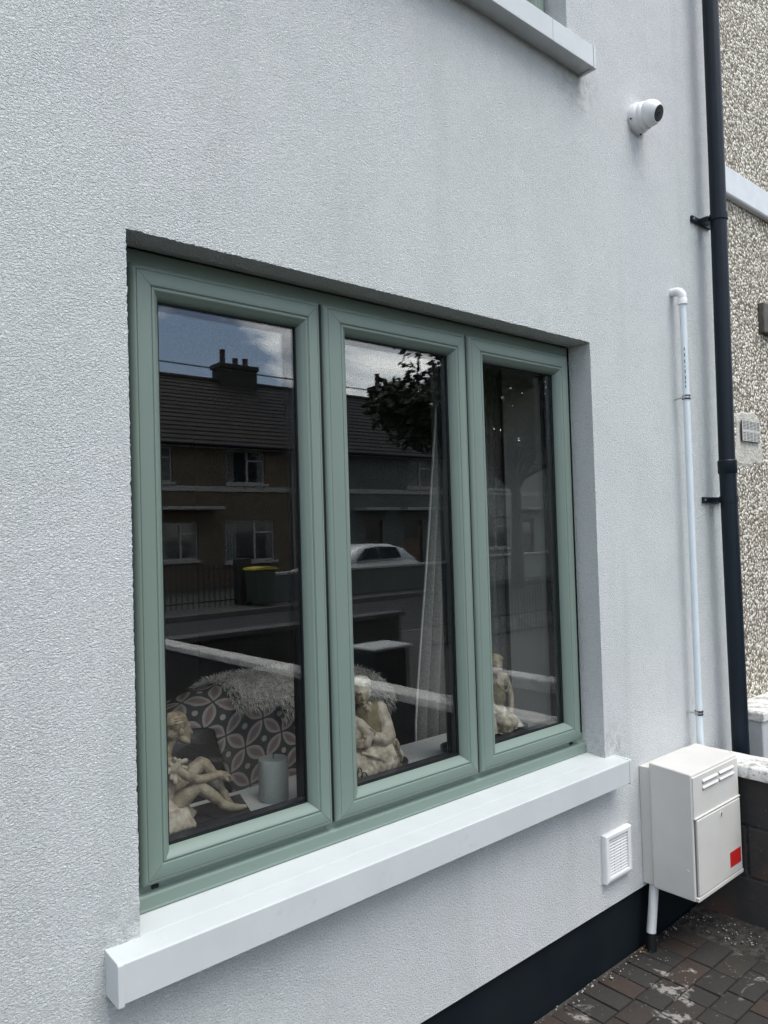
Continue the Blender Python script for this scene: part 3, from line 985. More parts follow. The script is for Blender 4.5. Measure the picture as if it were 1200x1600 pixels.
# paving: rows parallel to the wall
pv = []
rp = random.Random(21)
yy = -.004
row = 0
while yy > -5.4:
    dep = .136 if row == 0 else .0895
    x = 2.672 - (0 if row == 0 else rp.uniform(0, .02))
    while x > -6.8:
        L = .0845 if row == 0 else rp.choice((.085, .125, .165, .165))
        pv.append((x - L, x, yy - dep, yy, L, dep))
        x -= L
    yy -= dep
    row += 1
pv.sort(key=lambda q: (q[0] - 2.25) ** 2 + ((q[2] + .25) * 1.15) ** 2)
pmesh = {}
def paver_mesh(L, dp_, var):
    b = MB().box(-L / 2 + .0022, L / 2 - .0022, -dp_ / 2 + .0022, dp_ / 2 - .0022, -.05, 0)
    me = bpy.data.meshes.new('paver'); me.from_pydata(b.v, [], b.f)
    bm = bmesh.new(); bm.from_mesh(me)
    bmesh.ops.recalc_face_normals(bm, faces=bm.faces)
    es = [e for e in bm.edges if all(v.co.z > -.01 for v in e.verts)]
    bmesh.ops.bevel(bm, geom=es, offset=.0045, segments=2, profile=.6, affect='EDGES')
    for v in bm.verts:
        q = noise.noise((v.co.x * 40 + var * 7, v.co.y * 40, var * 3.))
        v.co.x += .0016 * q; v.co.y += .0016 * noise.noise((v.co.y * 40, var * 5. + v.co.x * 30, 1.)); v.co.z += .0010 * q if v.co.z > -.01 else 0
    for f in bm.faces: f.smooth = True
    for e in bm.edges:
        if len(e.link_faces) == 2 and e.calc_face_angle(0) > R(50): e.smooth = False
    bm.to_mesh(me); bm.free()
    me.materials.append(M_PAVER)
    return me
for i, (x0, x1, y0, y1, L, dpp) in enumerate(pv[:300]):
    key = (L, dpp, i % 4)
    if key not in pmesh: pmesh[key] = paver_mesh(L, dpp, i % 4)
    o = bpy.data.objects.new('paver', pmesh[key]); COL.objects.link(o)
    attach(o, drv)
    o.location = ((x0 + x1) / 2, (y0 + y1) / 2, rp.uniform(-.0022, .0015))
    o.rotation_euler = (rp.gauss(0, .006), rp.gauss(0, .006), rp.gauss(0, .008))
rest = MB()
for (x0, x1, y0, y1, L, dpp) in pv[300:]:
    z = rp.uniform(-.0022, .0015)
    rest.box(x0 + .002, x1 - .002, y0 + .002, y1 - .002, -.012, z)
ro = rest.build('paver_field', M_PAVER, drv); ro['kind'] = 'stuff'
# rough mortar fillet along the boundary wall
st = MB(); NX, NYY = 22, 420
vs, fs = [], []
for j in range(NYY + 1):
    y = .006 - 5.5 * j / NYY
    for i in range(NX + 1):
        t = i / NX
        x = 2.668 + (BX + .004 - 2.668) * t + (.010 * noise.noise((y * 22, 3.1, 0.)) if i == 0 else 0)
        z = -.006 + .013 * t + .012 * max(0, t - .75) + .0045 * noise.noise((x * 55, y * 55, 0.)) + .0035 * noise.noise((x * 140, y * 140, 4.)) - (.012 if i == 0 else 0)
        vs.append((x, y, z))
for j in range(NYY):
    for i in range(NX):
        a = j * (NX + 1) + i
        fs.append((a, a + 1, a + NX + 2, a + NX + 1))
st.add(vs, fs).build('mortar_fillet', M_MORTAR, drv, smooth=True)
# grit in the fillet and by the plinth
gm = [vary('grit_pale', (.42, .40, .36), (.34, .32, .29), .9, 40), vary('grit_dark', (.08, .07, .06), (.12, .10, .09), .9, 40), vary('dead_leaf', (.20, .09, .03), (.13, .06, .02), .8, 40)]
gx = random.Random(8)
for mi, cnt in ((0, 260), (1, 300), (2, 26)):
    g = MB()
    for _ in range(cnt):
        if gx.random() < .62:
            x, y = gx.uniform(2.69, 2.86), -gx.random() ** 1.4 * 1.2
        else:
            x, y = gx.uniform(1.2, 2.67), -abs(gx.gauss(0, .02)) - .002
        if mi == 2: x, y = gx.gauss(2.43, .02), -gx.uniform(.003, .03)
        s = gx.uniform(.0012, .0042) if mi < 2 else gx.uniform(.002, .005)
        g.ball((x, y, .004 + s * .3), (s, s * gx.uniform(.6, 1.1), s * (.6 if mi < 2 else .25)), 5, 3)
    o = g.build('grit', gm[mi], drv); o['kind'] = 'stuff'

# neighbour's forecourt
M_CONC = vary('concrete', (.050, .049, .047), (.036, .035, .034), .9, 1.5, 40, .4, .004)
kind(MB().box(2.97, 40, -5.6, NY - .002, -.30, .02).build('forecourt', M_CONC), 'structure')
kind(MB().box(-40, 40, -7.40, -5.60, -.42, -.12).build('pavement', M_CONC), 'structure')
M_ROAD = vary('asphalt', (.013, .013, .014), (.018, .018, .019), .9, .8, 60, .4, .006)
kind(MB().box(-60, 70, -13.1, -7.55, -.42, -.245).build('road', M_ROAD), 'structure')
M_KERB = vary('kerb_stone', (.09, .087, .084), (.07, .068, .066), .85, 3)
kind(MB().box(-40, 40, -7.549, -7.401, -.42, -.115).build('kerb', M_KERB), 'structure')
kind(MB().box(-60, 70, -13.25, -13.101, -.42, -.13).build('kerb', M_KERB), 'structure')
kind(MB().box(-60, 70, -14.6, -13.251, -.42, -.135).build('pavement', M_CONC), 'structure')
kind(MB().box(-60, 70, -22.3, -14.601, -.42, -.23).build('front_gardens', vary('front_garden_paving', (.032, .031, .029), (.022, .023, .019), .9, .5)), 'structure')

# ================================================================== ON THE WINDOW BOARD
ZB = .7905
M_SKIN = vary('figurine_skin', (.23, .19, .135), (.36, .305, .225), .5, 60, 220, .15, .001)
M_CREAM = vary('figurine_cream', (.52, .465, .39), (.30, .25, .19), .55, 40, 180, .25, .0012)
M_HAIRT = vary('figurine_hair_tan', (.38, .315, .225), (.17, .13, .085), .55, 90, 260, .3, .001)
M_WHITEH = vary('figurine_hair_white', (.72, .70, .65), (.42, .39, .34), .6, 90, 260, .3, .001)
M_KHAKI = vary('figurine_khaki', (.25, .22, .13), (.16, .135, .08), .55, 40, 200, .3, .001)
M_BASE = vary('figurine_base_black', (.016, .014, .016), (.03, .026, .028), .4, 20, 90, .2, .001)

# seated dancer, knees drawn up
fg = thing('dancer_figurine', 'cream figurine of a seated ballet dancer clasping her knee behind the left pane', 'figurine', (.85, .26, ZB), 'figurines on the window board')
MB().prism([(.655, .186), (.992, .186), (1.040, .325), (.655, .325)], 'z', ZB, ZB + .020).build('base', M_BASE, fg, bevel=.003)
b = MB()
yc = .262
b.ball((.795, yc, .846), (.042, .046, .036))
b.chain([(.795, yc, .850, .034), (.785, yc, .900, .027), (.790, yc, .945, .027), (.797, yc, .962, .022)])
b.caps((.797, yc - .030, .963), (.797, yc + .030, .963), .016, .016)
b.chain([(.800, yc, .975, .014), (.812, yc, .998, .0115), (.826, yc, 1.018, .012)])
b.ball((.837, yc, 1.036), (.0270, .0235, .0340))
b.ball((.851, yc, 1.020), (.0165, .0165, .0205), rot=None)
b.ball((.859, yc, 1.002), (.0085, .0090, .0075))
b.caps((.8635, yc, 1.034), (.8715, yc, 1.0165), .0028, .0044)
b.ball((.8655, yc, 1.0085), (.0040, .007, .0024))
b.ball((.8645, yc, 1.0045), (.0040, .006, .0024))
b.ball((.859, yc - .009, 1.038), (.0055, .009, .0030)); b.ball((.859, yc + .009, 1.038), (.0055, .009, .0030))
b.caps((.855, yc - .014, 1.0), (.838, yc - .015, 1.010), .006, .008)
b.ball((.832, yc - .0245, 1.030), (.006, .004, .010))
# near arm over the knee, far arm behind
b.chain([(.797, yc - .037, .960, .0140), (.832, yc - .050, .930, .0122), (.862, yc - .050, .914, .0110), (.905, yc - .040, .909, .0092), (.930, yc - .030, .907, .0078)])
b.chain([(.930, yc - .030, .906, .0105), (.948, yc - .025, .899, .0100)])
for k in range(4):
    b.chain([(.945, yc - .034 + k * .0065, .902, .0042), (.957, yc - .034 + k * .0065, .897, .0040), (.963, yc - .033 + k * .0065, .886, .0034)])
b.chain([(.942, yc - .034, .900, .0042), (.948, yc - .040, .889, .0036)])
b.chain([(.797, yc + .037, .960, .0165), (.850, yc + .045, .920, .0135), (.920, yc + .020, .905, .0105), (.948, yc + .004, .893, .0100)])
# raised leg
b.chain([(.805, yc + .010, .852, .028), (.860, yc + .008, .904, .0225), (.896, yc + .005, .934, .0170), (.908, yc + .004, .928, .0160), (.930, yc, .893, .0150), (.947, yc - .004, .862, .0105), (.953, yc - .006, .845, .0095)])
b.chain([(.953, yc - .008, .848, .0120), (.958, yc - .012, .832, .0110), (.968, yc - .014, .819, .0080)])
# lower leg in front
b.chain([(.805, yc - .022, .848, .027), (.838, yc - .036, .880, .0210), (.864, .222, .895, .0165), (.876, .220, .886, .0155), (.904, .217, .862, .0145), (.928, .215, .840, .0095)])
b.chain([(.927, .215, .838, .0115), (.945, .214, .8265, .0110), (.972, .214, .8180, .0090), (.990, .214, .8160, .0055)])
remesh(b, 'body', M_SKIN, fg, .0020, 2)
b = MB()
b.ball((.829, yc, 1.046), (.0310, .0275, .0300))
b.ball((.815, yc, 1.030), (.020, .0235, .022))
b.ball((.797, yc, 1.026), (.0140, .0150, .0150))
for k in range(13):
    a = R(-75 + 150 * k / 12)
    pts = []
    for i in range(9):
        t = i / 8
        th = R(28 + 150 * t)
        pts.append((.828 + .0318 * math.cos(th) + .000, yc + .0285 * math.sin(a) * math.sin(R(20 + 140 * t)), 1.042 + .0312 * math.sin(th) * math.cos(a) * .98 + .003))
    b.tube(pts, .0022, 6)
remesh(b, 'hair', M_HAIRT, fg, .0014, 1)
# bodice, frilled sleeve and skirt
b = MB()
b.ball((.790, yc, .905), (.032, .038, .055))
b.ball((.796, yc, .850), (.050, .056, .032))
for s_ in (-1, 1):
    for k in range(10):
        a = 2 * math.pi * k / 10
        c0 = Vector((.802, yc + s_ * .042, .957))
        d_ = Vector((math.cos(a) * .8, s_ * .35, math.sin(a))).normalized()
        b.caps(c0 + d_ * .010, c0 + d_ * (.026 + .004 * (k % 2)) + Vector((.006, 0, -.008)), .0055, .0060 if k % 2 else .0035)
    b.ball((.803, yc + s_ * .044, .955), (.021, .012, .021))
for k in range(15):
    t = k / 14
    x0 = .760 + .085 * t
    b.caps((.785 + .04 * t, yc - .040, .862), (x0, yc - .060 - .006 * (k % 2), ZB + .024), .0075, .0068 if k % 2 else .0042)
for k in range(8):
    t = k / 7
    b.caps((.830 + .010 * t, yc - .045 + .02 * t, .846), (.842 + .030 * t, yc - .040 + .03 * t, .822), .0075, .005)
remesh(b, 'dress', M_CREAM, fg, .0019, 1)

# embracing couple
fc = thing('couple_figurine', 'cream figurine of a seated white haired person holding another behind the middle pane', 'figurine', (1.42, .25, ZB), 'figurines on the window board')
b = MB()
n = 28
b.prism([(1.43 + .150 * math.cos(2 * math.pi * i / n), .262 + .082 * math.sin(2 * math.pi * i / n)) for i in range(n)], 'z', ZB, ZB + .018)
b.build('base', M_BASE, fc, bevel=.004)
b = MB()
b.ball((1.398, .245, 1.040), (.0290, .0300, .0350))
b.ball((1.388, .226, 1.025), (.0190, .0180, .0220))
b.caps((1.383, .214, 1.036), (1.380, .206, 1.024), .0040, .0055)
b.ball((1.384, .211, 1.012), (.008, .005, .0032)); b.ball((1.390, .214, 1.000), (.010, .008, .007))
b.ball((1.398, .216, 1.041), (.008, .005, .004)); b.ball((1.374, .216, 1.041), (.008, .005, .004))
b.ball((1.4255, .240, 1.030), (.004, .007, .010))
b.chain([(1.405, .250, 1.010, .015), (1.415, .252, .985, .018)])
b.ball((1.338, .238, 1.005), (.0280, .0280, .0335)); b.chain([(1.340, .240, .985, .015), (1.338, .246, .965, .017)])
# hands
for hx, hy, hz in ((1.392, .188, .925), (1.372, .190, .905)):
    b.ball((hx, hy, hz), (.016, .008, .012))
    for k in range(4):
        b.chain([(hx - .012, hy - .002, hz - .009 + .006 * k, .0040), (hx - .026, hy - .001, hz - .010 + .006 * k, .0036), (hx - .033, hy + .006, hz - .010 + .006 * k, .0030)])
    b.chain([(hx + .002, hy - .004, hz + .008, .0042), (hx - .010, hy - .005, hz + .018, .0036)])
b.chain([(1.415, .255, .975, .030), (1.425, .255, .880, .040), (1.420, .25, .845, .040)])
b.chain([(1.340, .255, .955, .028), (1.335, .255, .850, .040)])
remesh(b, 'body', M_SKIN, fc, .0021, 2)
b = MB()
b.ball((1.402, .254, 1.050), (.0330, .0300, .0330))
b.ball((1.418, .250, 1.030), (.018, .024, .024))
for k in range(14):
    a = R(-80 + 175 * k / 13)
    pts = [(1.402 + .0335 * math.sin(a) * math.sin(R(25 + 120 * i / 7)), .252 - .0310 * math.cos(R(25 + 120 * i / 7)), 1.046 + .0325 * math.cos(a * .75) * math.sin(R(25 + 120 * i / 7)) + .002) for i in range(8)]
    b.tube(pts, .0026, 6)
remesh(b, 'hair', M_WHITEH, fc, .0015, 1)
b = MB()
b.ball((1.337, .248, 1.012), (.0310, .0290, .0320))
remesh(b, 'hair', M_HAIRT, fc, .002, 1)
b = MB()   # waistcoat
b.chain([(1.425, .252, .968, .036), (1.432, .252, .900, .043)])
b.caps((1.400, .250, .978), (1.462, .246, .976), .020, .024)
remesh(b, 'waistcoat', M_KHAKI, fc, .0024, 2)
b = MB()   # shirt sleeve, collar, shawl and skirts
b.chain([(1.466, .240, .974, .025), (1.474, .226, .935, .0235), (1.470, .208, .900, .0235), (1.440, .196, .898, .0195), (1.408, .190, .912, .0150)])
for k in range(4):
    b.tube([(1.455, .205 - .003 * k, .925 - .014 * k), (1.475, .212 - .003 * k, .905 - .010 * k), (1.490 - .005 * k, .232, .900 - .010 * k)], .0045, 8)
b.caps((1.405, .224, .990), (1.428, .226, .972), .008, .0045); b.caps((1.425, .235, .998), (1.440, .232, .970), .007, .004)
b.ball((1.345, .235, .930), (.046, .044, .055))
b.chain([(1.360, .205, .955, .018), (1.385, .196, .925, .018), (1.372, .192, .900, .015)])
b.ball((1.415, .232, .852), (.080, .058, .046))
b.ball((1.345, .228, .845), (.065, .055, .045))
b.ball((1.430, .205, .826), (.075, .036, .026)); b.ball((1.370, .202, .822), (.060, .032, .022))
for k in range(6):
    b.tube([(1.350 + .012 * k, .188, .880 - .004 * k), (1.395 + .010 * k, .176, .862 - .006 * k), (1.445 + .006 * k, .182, .866 - .004 * k), (1.470, .200, .884)], .0055, 8)
for k in range(5):
    b.tube([(1.365 + .022 * k, .186, .850), (1.370 + .022 * k, .172, .828), (1.362 + .024 * k, .170, ZB + .020)], .007, 8)
b.ball((1.512, .245, .842), (.026, .036, .046)); b.ball((1.520, .245, .828), (.026, .038, .034))
b.chain([(1.470, .235, .880, .024), (1.500, .240, .862, .024)])
remesh(b, 'clothing', M_CREAM, fc, .0021, 1)
b = MB()   # shaggy tassels over the knee
rf = random.Random(4)
for k in range(46):
    x = rf.uniform(1.462, 1.508); z = rf.uniform(.812, .882)
    yb = .196 + (x - 1.46) * .35 - (.88 - z) * .12
    a = rf.uniform(-.6, .6)
    b.tube([(x, yb, z), (x + .010 * a, yb - .009, z - .012), (x + .016 * a + rf.uniform(-.004, .004), yb - .008, z - .026)], [.0030, .0034, .0012], 6)
b.build('fringe', vary('figurine_fringe', (.23, .195, .145), (.12, .095, .065), .6, 60), fc, smooth=True)

# small dancer at the right
fb = thing('dancer_figurine', 'small cream ballerina figurine on a black block behind the right pane', 'figurine', (2.0, .245, ZB), 'figurines on the window board')
MB().box(1.915, 2.112, .200, .300, ZB, ZB + .030).build('base', M_BASE, fb, bevel=.005)
b = MB()
b.ball((1.992, .240, 1.036), (.0245, .0270, .0320)); b.ball((1.985, .222, 1.024), (.016, .015, .018))
b.ball((1.983, .207, 1.022), (.004, .005, .005)); b.ball((1.984, .212, 1.010), (.006, .004, .0025))
b.chain([(1.996, .245, 1.012, .0110), (2.000, .246, .990, .0120)])
b.caps((1.958, .244, .984), (2.040, .244, .984), .0155, .0160)
b.chain([(1.999, .245, .970, .030), (2.000, .245, .930, .026), (2.000, .246, .895, .025), (2.000, .246, .862, .036)])
b.chain([(2.044, .243, .982, .0150), (2.055, .236, .945, .0125), (2.056, .228, .915, .0115), (2.040, .214, .888, .0095), (2.024, .204, .872, .0075)])
b.ball((2.020, .202, .868), (.010, .006, .008))
for k in range(4):
    b.chain([(2.015, .199 - .000 * k, .872 - .004 * k, .0034), (2.004, .196, .868 - .0045 * k, .0030), (1.997, .198, .862 - .0045 * k, .0026)])
b.chain([(2.020, .198, .872, .0036), (2.012, .193, .878, .0030)])
b.chain([(1.956, .243, .982, .0150), (1.944, .236, .940, .0125), (1.950, .220, .905, .0110), (1.976, .204, .880, .008)])
b.chain([(1.985, .225, .856, .024), (1.965, .180, .846, .020), (1.958, .178, .828, .013), (1.955, .19, .824, .010)])
b.chain([(2.015, .225, .856, .024), (2.000, .176, .848, .020), (1.985, .176, .828, .013)])
remesh(b, 'body', M_SKIN, fb, .0020, 2)
b = MB()
b.ball((1.997, .247, 1.044), (.0270, .0265, .0285)); b.ball((2.018, .256, 1.030), (.012, .013, .013))
for k in range(9):
    a = R(-70 + 150 * k / 8)
    pts = [(1.997 + .0275 * math.sin(a) * math.sin(R(30 + 120 * i / 7)) + .004 * i / 7, .245 - .0270 * math.cos(R(30 + 120 * i / 7)), 1.042 + .0285 * math.cos(a * .8) * math.sin(R(30 + 120 * i / 7))) for i in range(8)]
    b.tube(pts, .0023, 6)
remesh(b, 'hair', M_HAIRT, fb, .0015, 1)
b = MB()   # pleated tutu over a fitted bodice
NP = 44
vs, fs = [], []
levels = [(.895, .026), (.880, .036), (.862, .062), (.842, .083), (.824, .098), (.8235, .094)]
for li, (z, r) in enumerate(levels):
    for k in range(NP):
        a = 2 * math.pi * k / NP
        rr_ = r * (1 + (.10 * (1 if k % 2 else -1) * li / 4)) * (1 + .05 * math.sin(3 * a))
        vs.append((2.002 + rr_ * math.cos(a), .246 + rr_ * .78 * math.sin(a), z + .006 * math.sin(4 * a + 1) * li / 4))
for li in range(len(levels) - 1):
    for k in range(NP):
        fs.append((li * NP + k, li * NP + (k + 1) % NP, (li + 1) * NP + (k + 1) % NP, (li + 1) * NP + k))
b.add(vs, fs)
b.build('tutu', vary('figurine_white', (.62, .59, .53), (.40, .36, .30), .6, 50), fb)
b = MB()
b.ball((2.000, .2445, .925), (.0325, .0300, .040))
b.tube([(1.962, .214, .985), (1.985, .207, .955), (2.010, .209, .945), (2.040, .222, .960), (2.046, .240, .992)], .0030, 8)
remesh(b, 'bodice', M_KHAKI, fb, .0018, 1)

# candle
cd = thing('candle', 'thick white pillar candle beside the seated dancer', 'candle', (1.113, .272, ZB))
pr = [(0, .0385), (.002, .0400), (.104, .0400), (.1085, .0385), (.1105, .034), (.1095, .026), (.1080, .004)]
MB().lathe((1.113, .272, ZB), (0, 0, 1), pr, 40).build('wax', vary('candle_wax', (.40, .43, .42), (.36, .39, .38), .5, 9), cd, auto=40)
MB().tube([(1.113, .272, .895), (1.114, .272, .912)], .0012, 6).build('wick', M_GASKET, cd)
# tea-light holder and wire heart
hx = MB().lathe((1.752, .240, ZB), (0, 0, 1), [(0, .018), (.006, .026), (.020, .026), (.026, .018), (.026, .012), (.016, .010)], 6)
tag(hx.build('tealight_holder', M_BASE), 'small black six sided holder in the corner of the middle pane', 'candle holder')
wr = thing('wire_ornament', 'thin black wire loops standing in front of the couple figurine', 'ornament', (1.30, .165, ZB))
def loop(x, y, w_, h, t):
    pts = [(x - w_, y, ZB + .001)] + [(x - w_ * math.cos(R(180 * i / 10)) * (1 - .12 * math.sin(R(180 * i / 10))), y + t * i / 10, ZB + h * (.45 + .55 * math.sin(R(180 * i / 10)))) for i in range(11)] + [(x + w_, y + t, ZB + .001)]
    MB().tube(pts, .0014, 6).build('loop', M_GASKET, wr, smooth=True)
loop(1.318, .150, .014, .062, .012)
loop(1.340, .158, .018, .042, .014)
tag(MB().tube([(1.100, .185, ZB + .002), (1.130, .190, ZB + .006), (1.145, .200, ZB + .020), (1.152, .205, ZB + .040), (1.165, .21, ZB + .046)], .0016, 6).build('wire_lead', M_GASKET),
    'short thin black lead lying by the candle', 'cable')

# ================================================================== ARMCHAIR WITH THROW
def make_throw_mat():
    m = Mat('throw_weave', (.2, .2, .2), .95, spec=.1)
    uv = m.n('ShaderNodeUVMap')
    mp = m.n('ShaderNodeMapping'); mp.inputs['Scale'].default_value = (1, 1, 1); mp.inputs['Rotation'].default_value = (0, 0, R(38))
    m.link(uv.outputs[0], mp.inputs[0])
    sep = m.n('ShaderNodeSeparateXYZ'); m.link(mp.outputs[0], sep.inputs[0])
    u = m.math('MULTIPLY', sep.outputs[0], 1 / .088); v = m.math('MULTIPLY', sep.outputs[1], 1 / .088)
    def tri(a):   # distance to the nearest whole number
        return m.math('ABSOLUTE', m.math('SUBTRACT', m.math('FRACT', m.math('ADD', a, .5)), .5))
    def mid(a):
        return m.math('SUBTRACT', m.math('FRACT', a), .5)
    def lens(a, b):
        w = m.math('MULTIPLY', m.math('SUBTRACT', 1.0, m.math('MULTIPLY', m.math('POWER', mid(b), 2.0), 4.4)), .245)
        return m.math('SUBTRACT', w, tri(a))
    L = m.math('MAXIMUM', lens(u, v), lens(v, u))
    pet = m.ramp(L, .012, .03)
    core = m.ramp(L, .08, .17)
    dot = m.ramp(m.math('ADD', m.math('POWER', mid(u), 2.0), m.math('POWER', mid(v), 2.0)), .008, .013, 1, 0)
    c = m.mix(core, (.40, .365, .345), (.235, .170, .168))
    c = m.mix(m.math('MAXIMUM', pet, dot), (.060, .060, .063), c)
    c = m.mix(m.ramp(m.noise(500, 2), .35, .7, 0, .3), c, (.10, .10, .10))
    m.color(c)
    m.bump(m.noise(420, 2), .4, .002)
    return m.m

M_SOFA = vary('dark_leather', (.016, .016, .018), (.026, .026, .028), .42, 8, 60, .2, .003)
ch = thing('armchair', 'dark armchair with a rounded back close behind the left pane', 'armchair', (1.25, .95, .10))
def hump(x):
    t = (x - 1.30) / .62
    return 1.030 - .34 * max(0, abs(t)) ** 2.6 if t < 0 else 1.030 - .10 * t ** 2
def back_surface(x, s, off):
    """s 0..1 from low on the window side over the top and down the seat side"""
    H = hump(x) + off
    y0, y1 = .545 - off, .80 + off
    r = .085
    bow = .05 * ((x - 1.3) / .6) ** 2
    if s < .45:
        t = s / .45
        return (x, y0 + bow + .015 * math.sin(t * 3), lerp(.35, H - r, t))
    if s < .70:
        a = math.pi * (s - .45) / .25
        cy = (y0 + y1) / 2
        return (x, cy + bow - (y1 - y0) / 2 * math.cos(a), H - r + r * math.sin(a))
    t = (s - .70) / .30
    return (x, y1 + bow, lerp(H - r, .45, t))
def sheet(name, mat, parent, xa, xb, sa, sb, off, nx=40, ns=40, wob=0., left_edge=None, thick=None):
    vs, fs, uvs = [], [], []
    for j in range(ns + 1):
        s = lerp(sa, sb, j / ns)
        for i in range(nx + 1):
            xl = xa if left_edge is None else left_edge(s)
            x = lerp(xl, xb, i / nx)
            w_ = off + wob * noise.noise((x * 7, s * 9, 2.)) + wob * .6 * noise.noise((x * 19, s * 14, 7.))
            p = back_surface(x, s, w_)
            vs.append(p); uvs.append((x, s * 1.35))
    for j in range(ns):
        for i in range(nx):
            a = j * (nx + 1) + i
            fs.append((a, a + 1, a + nx + 2, a + nx + 1))
    me = bpy.data.meshes.new(name); me.from_pydata(vs, [], fs)
    ul = me.uv_layers.new(name='UVMap')
    for p in me.polygons:
        p.use_smooth = True
        for li in p.loop_indices:
            ul.data[li].uv = uvs[me.loops[li].vertex_index]
    me.materials.append(mat)
    o = bpy.data.objects.new(name, me); COL.objects.link(o)
    if thick:
        md = o.modifiers.new('t', 'SOLIDIFY'); md.thickness = thick; md.offset = 1
    if parent is not None: attach(o, parent)
    return o
sheet('back', M_SOFA, ch, .72, 1.95, 0, 1, 0)
MB().box(.80, 1.90, .62, 1.45, .22, .50).build('seat', M_SOFA, ch, bevel=.05, segs=3)
MB().box(.70, .88, .62, 1.45, .12, .66).build('arm', M_SOFA, ch, bevel=.05, segs=3)
MB().box(1.80, 1.98, .62, 1.45, .12, .66).build('arm', M_SOFA, ch, bevel=.05, segs=3)
for lx in (.76, 1.92):
    for ly in (.68, 1.38):
        MB().lathe((lx, ly, .10), (0, 0, 1), [(0, .018), (.14, .026)], 12).build('leg', M_BASE, ch)
th = thing('throw_blanket', 'grey throw blanket with pink leaf pattern draped over the armchair back', 'blanket', (1.3, .6, .6))
M_THROW = make_throw_mat()
def left_edge(s):
    if s > .535: return .74
    if s > .440: return lerp(1.085, .74, ((s - .440) / .095) ** 2.2)
    return 1.085 + .16 * ((.440 - s) / .38) ** 1.1
sheet('cloth', M_THROW, th, .9, 1.80, .06, .80, .010, 60, 70, .010, left_edge, .004)
# long-haired sheepskin over the top
fu = thing('sheepskin', 'cream long haired sheepskin lying on top of the throw', 'sheepskin', (1.5, .68, .95))
M_FUR = vary('cream_fur', (.72, .69, .65), (.58, .55, .51), .9, 20)
sheet('hide', M_FUR, fu, 1.18, 1.80, .475, .74, .018, 30, 24, .008)
hr = MB(); rh = random.Random(17)
for k in range(13000):
    x = rh.uniform(1.15, 1.80); s = rh.uniform(.42, .72)
    if s < .46 and (x < 1.30 or rh.random() < .5): continue
    p = Vector(back_surface(x, s, .022))
    q = Vector(back_surface(x, s, .060))
    dirn = (q - p).normalized() + Vector((rh.gauss(-.35, .28), rh.gauss(-.45, .22), rh.gauss(-.55, .25)))
    dirn.normalize()
    L = rh.uniform(.022, .040)
    side = dirn.cross(Vector((rh.gauss(0, 1), rh.gauss(0, 1), rh.gauss(0, 1)))).normalized() * .0011
    m1 = p + dirn * L * .6 + Vector((0, 0, -.002)); e = p + dirn * L + Vector((0, -.003, -.012))
    hr.add([p - side, p + side, m1 + side, m1 - side, e], [(0, 1, 2, 3), (3, 2, 4)])
hr.build('wool', M_FUR, fu)['kind'] = 'stuff'

# ------------------------------------------------------------------ net curtain
m = Mat('net_curtain', (.62, .63, .60), .9, spec=.1)
tr = m.n('ShaderNodeBsdfTransparent'); trl = m.n('ShaderNodeBsdfTranslucent'); trl.inputs[0].default_value = (.55, .56, .54, 1)
mxa = m.n('ShaderNodeMixShader'); mxa.inputs[0].default_value = .45
mxb = m.n('ShaderNodeMixShader')
out = m.t.nodes['Material Output']
m.link(m.b.outputs[0], mxa.inputs[1]); m.link(trl.outputs[0], mxa.inputs[2])
m.link(m.ramp(m.noise(140, 2), .3, .7, .50, .72), mxb.inputs[0])
m.link(tr.outputs[0], mxb.inputs[1]); m.link(mxa.outputs[0], mxb.inputs[2]); m.link(mxb.outputs[0], out.inputs['Surface'])
M_NET = m.m
def curtain(label, xl_t, xl_b, xr, y, folds, mat, name='curtain', z0=.14, z1=2.42, amp=.016):
    t = thing(name, label, 'curtain', ((xl_t + xr) / 2, y, z0))
    vs, fs = [], []
    NXc, NZ = folds * 10, 30
    for j in range(NZ + 1):
        z = lerp(z0, z1, j / NZ)
        for i in range(NXc + 1):
            u = i / NXc
            xl = lerp(xl_b, xl_t, min(1, max(0, (z - .8) / 1.15)))
            ph = u * folds * 2 * math.pi + .5 * math.sin(u * 9) + .12 * math.sin(z * 2.1)
            vs.append((lerp(xl, xr, u) + .006 * math.cos(ph), y + amp * math.sin(ph) * (1 - .25 * math.cos(u * 5)) + .006 * noise.noise((u * 8, z * 1.5, 0.)), z))
    for j in range(NZ):
        for i in range(NXc):
            a = j * (NXc + 1) + i
            fs.append((a, a + 1, a + NXc + 2, a + NXc + 1))
    MB().add(vs, fs).build('fabric', mat, t, smooth=True)
    hem = [vs[j * (NXc + 1)] for j in range(NZ + 1)]
    MB().tube([(p[0], p[1], p[2]) for p in hem], .004, 6).build('hem', vary('net_hem', (.66, .66, .63), (.58, .58, .56), .9, 30), t, smooth=True)
    MB().tube([(xl_t - .05, y, z1 + .02), (xr + .05, y, z1 + .02)], .012, 10).build('rail', M_BASE, t)
    return t
curtain('white net curtain hanging behind the right half of the middle pane', 1.97, 1.82, 2.325, .470, 9, M_NET)

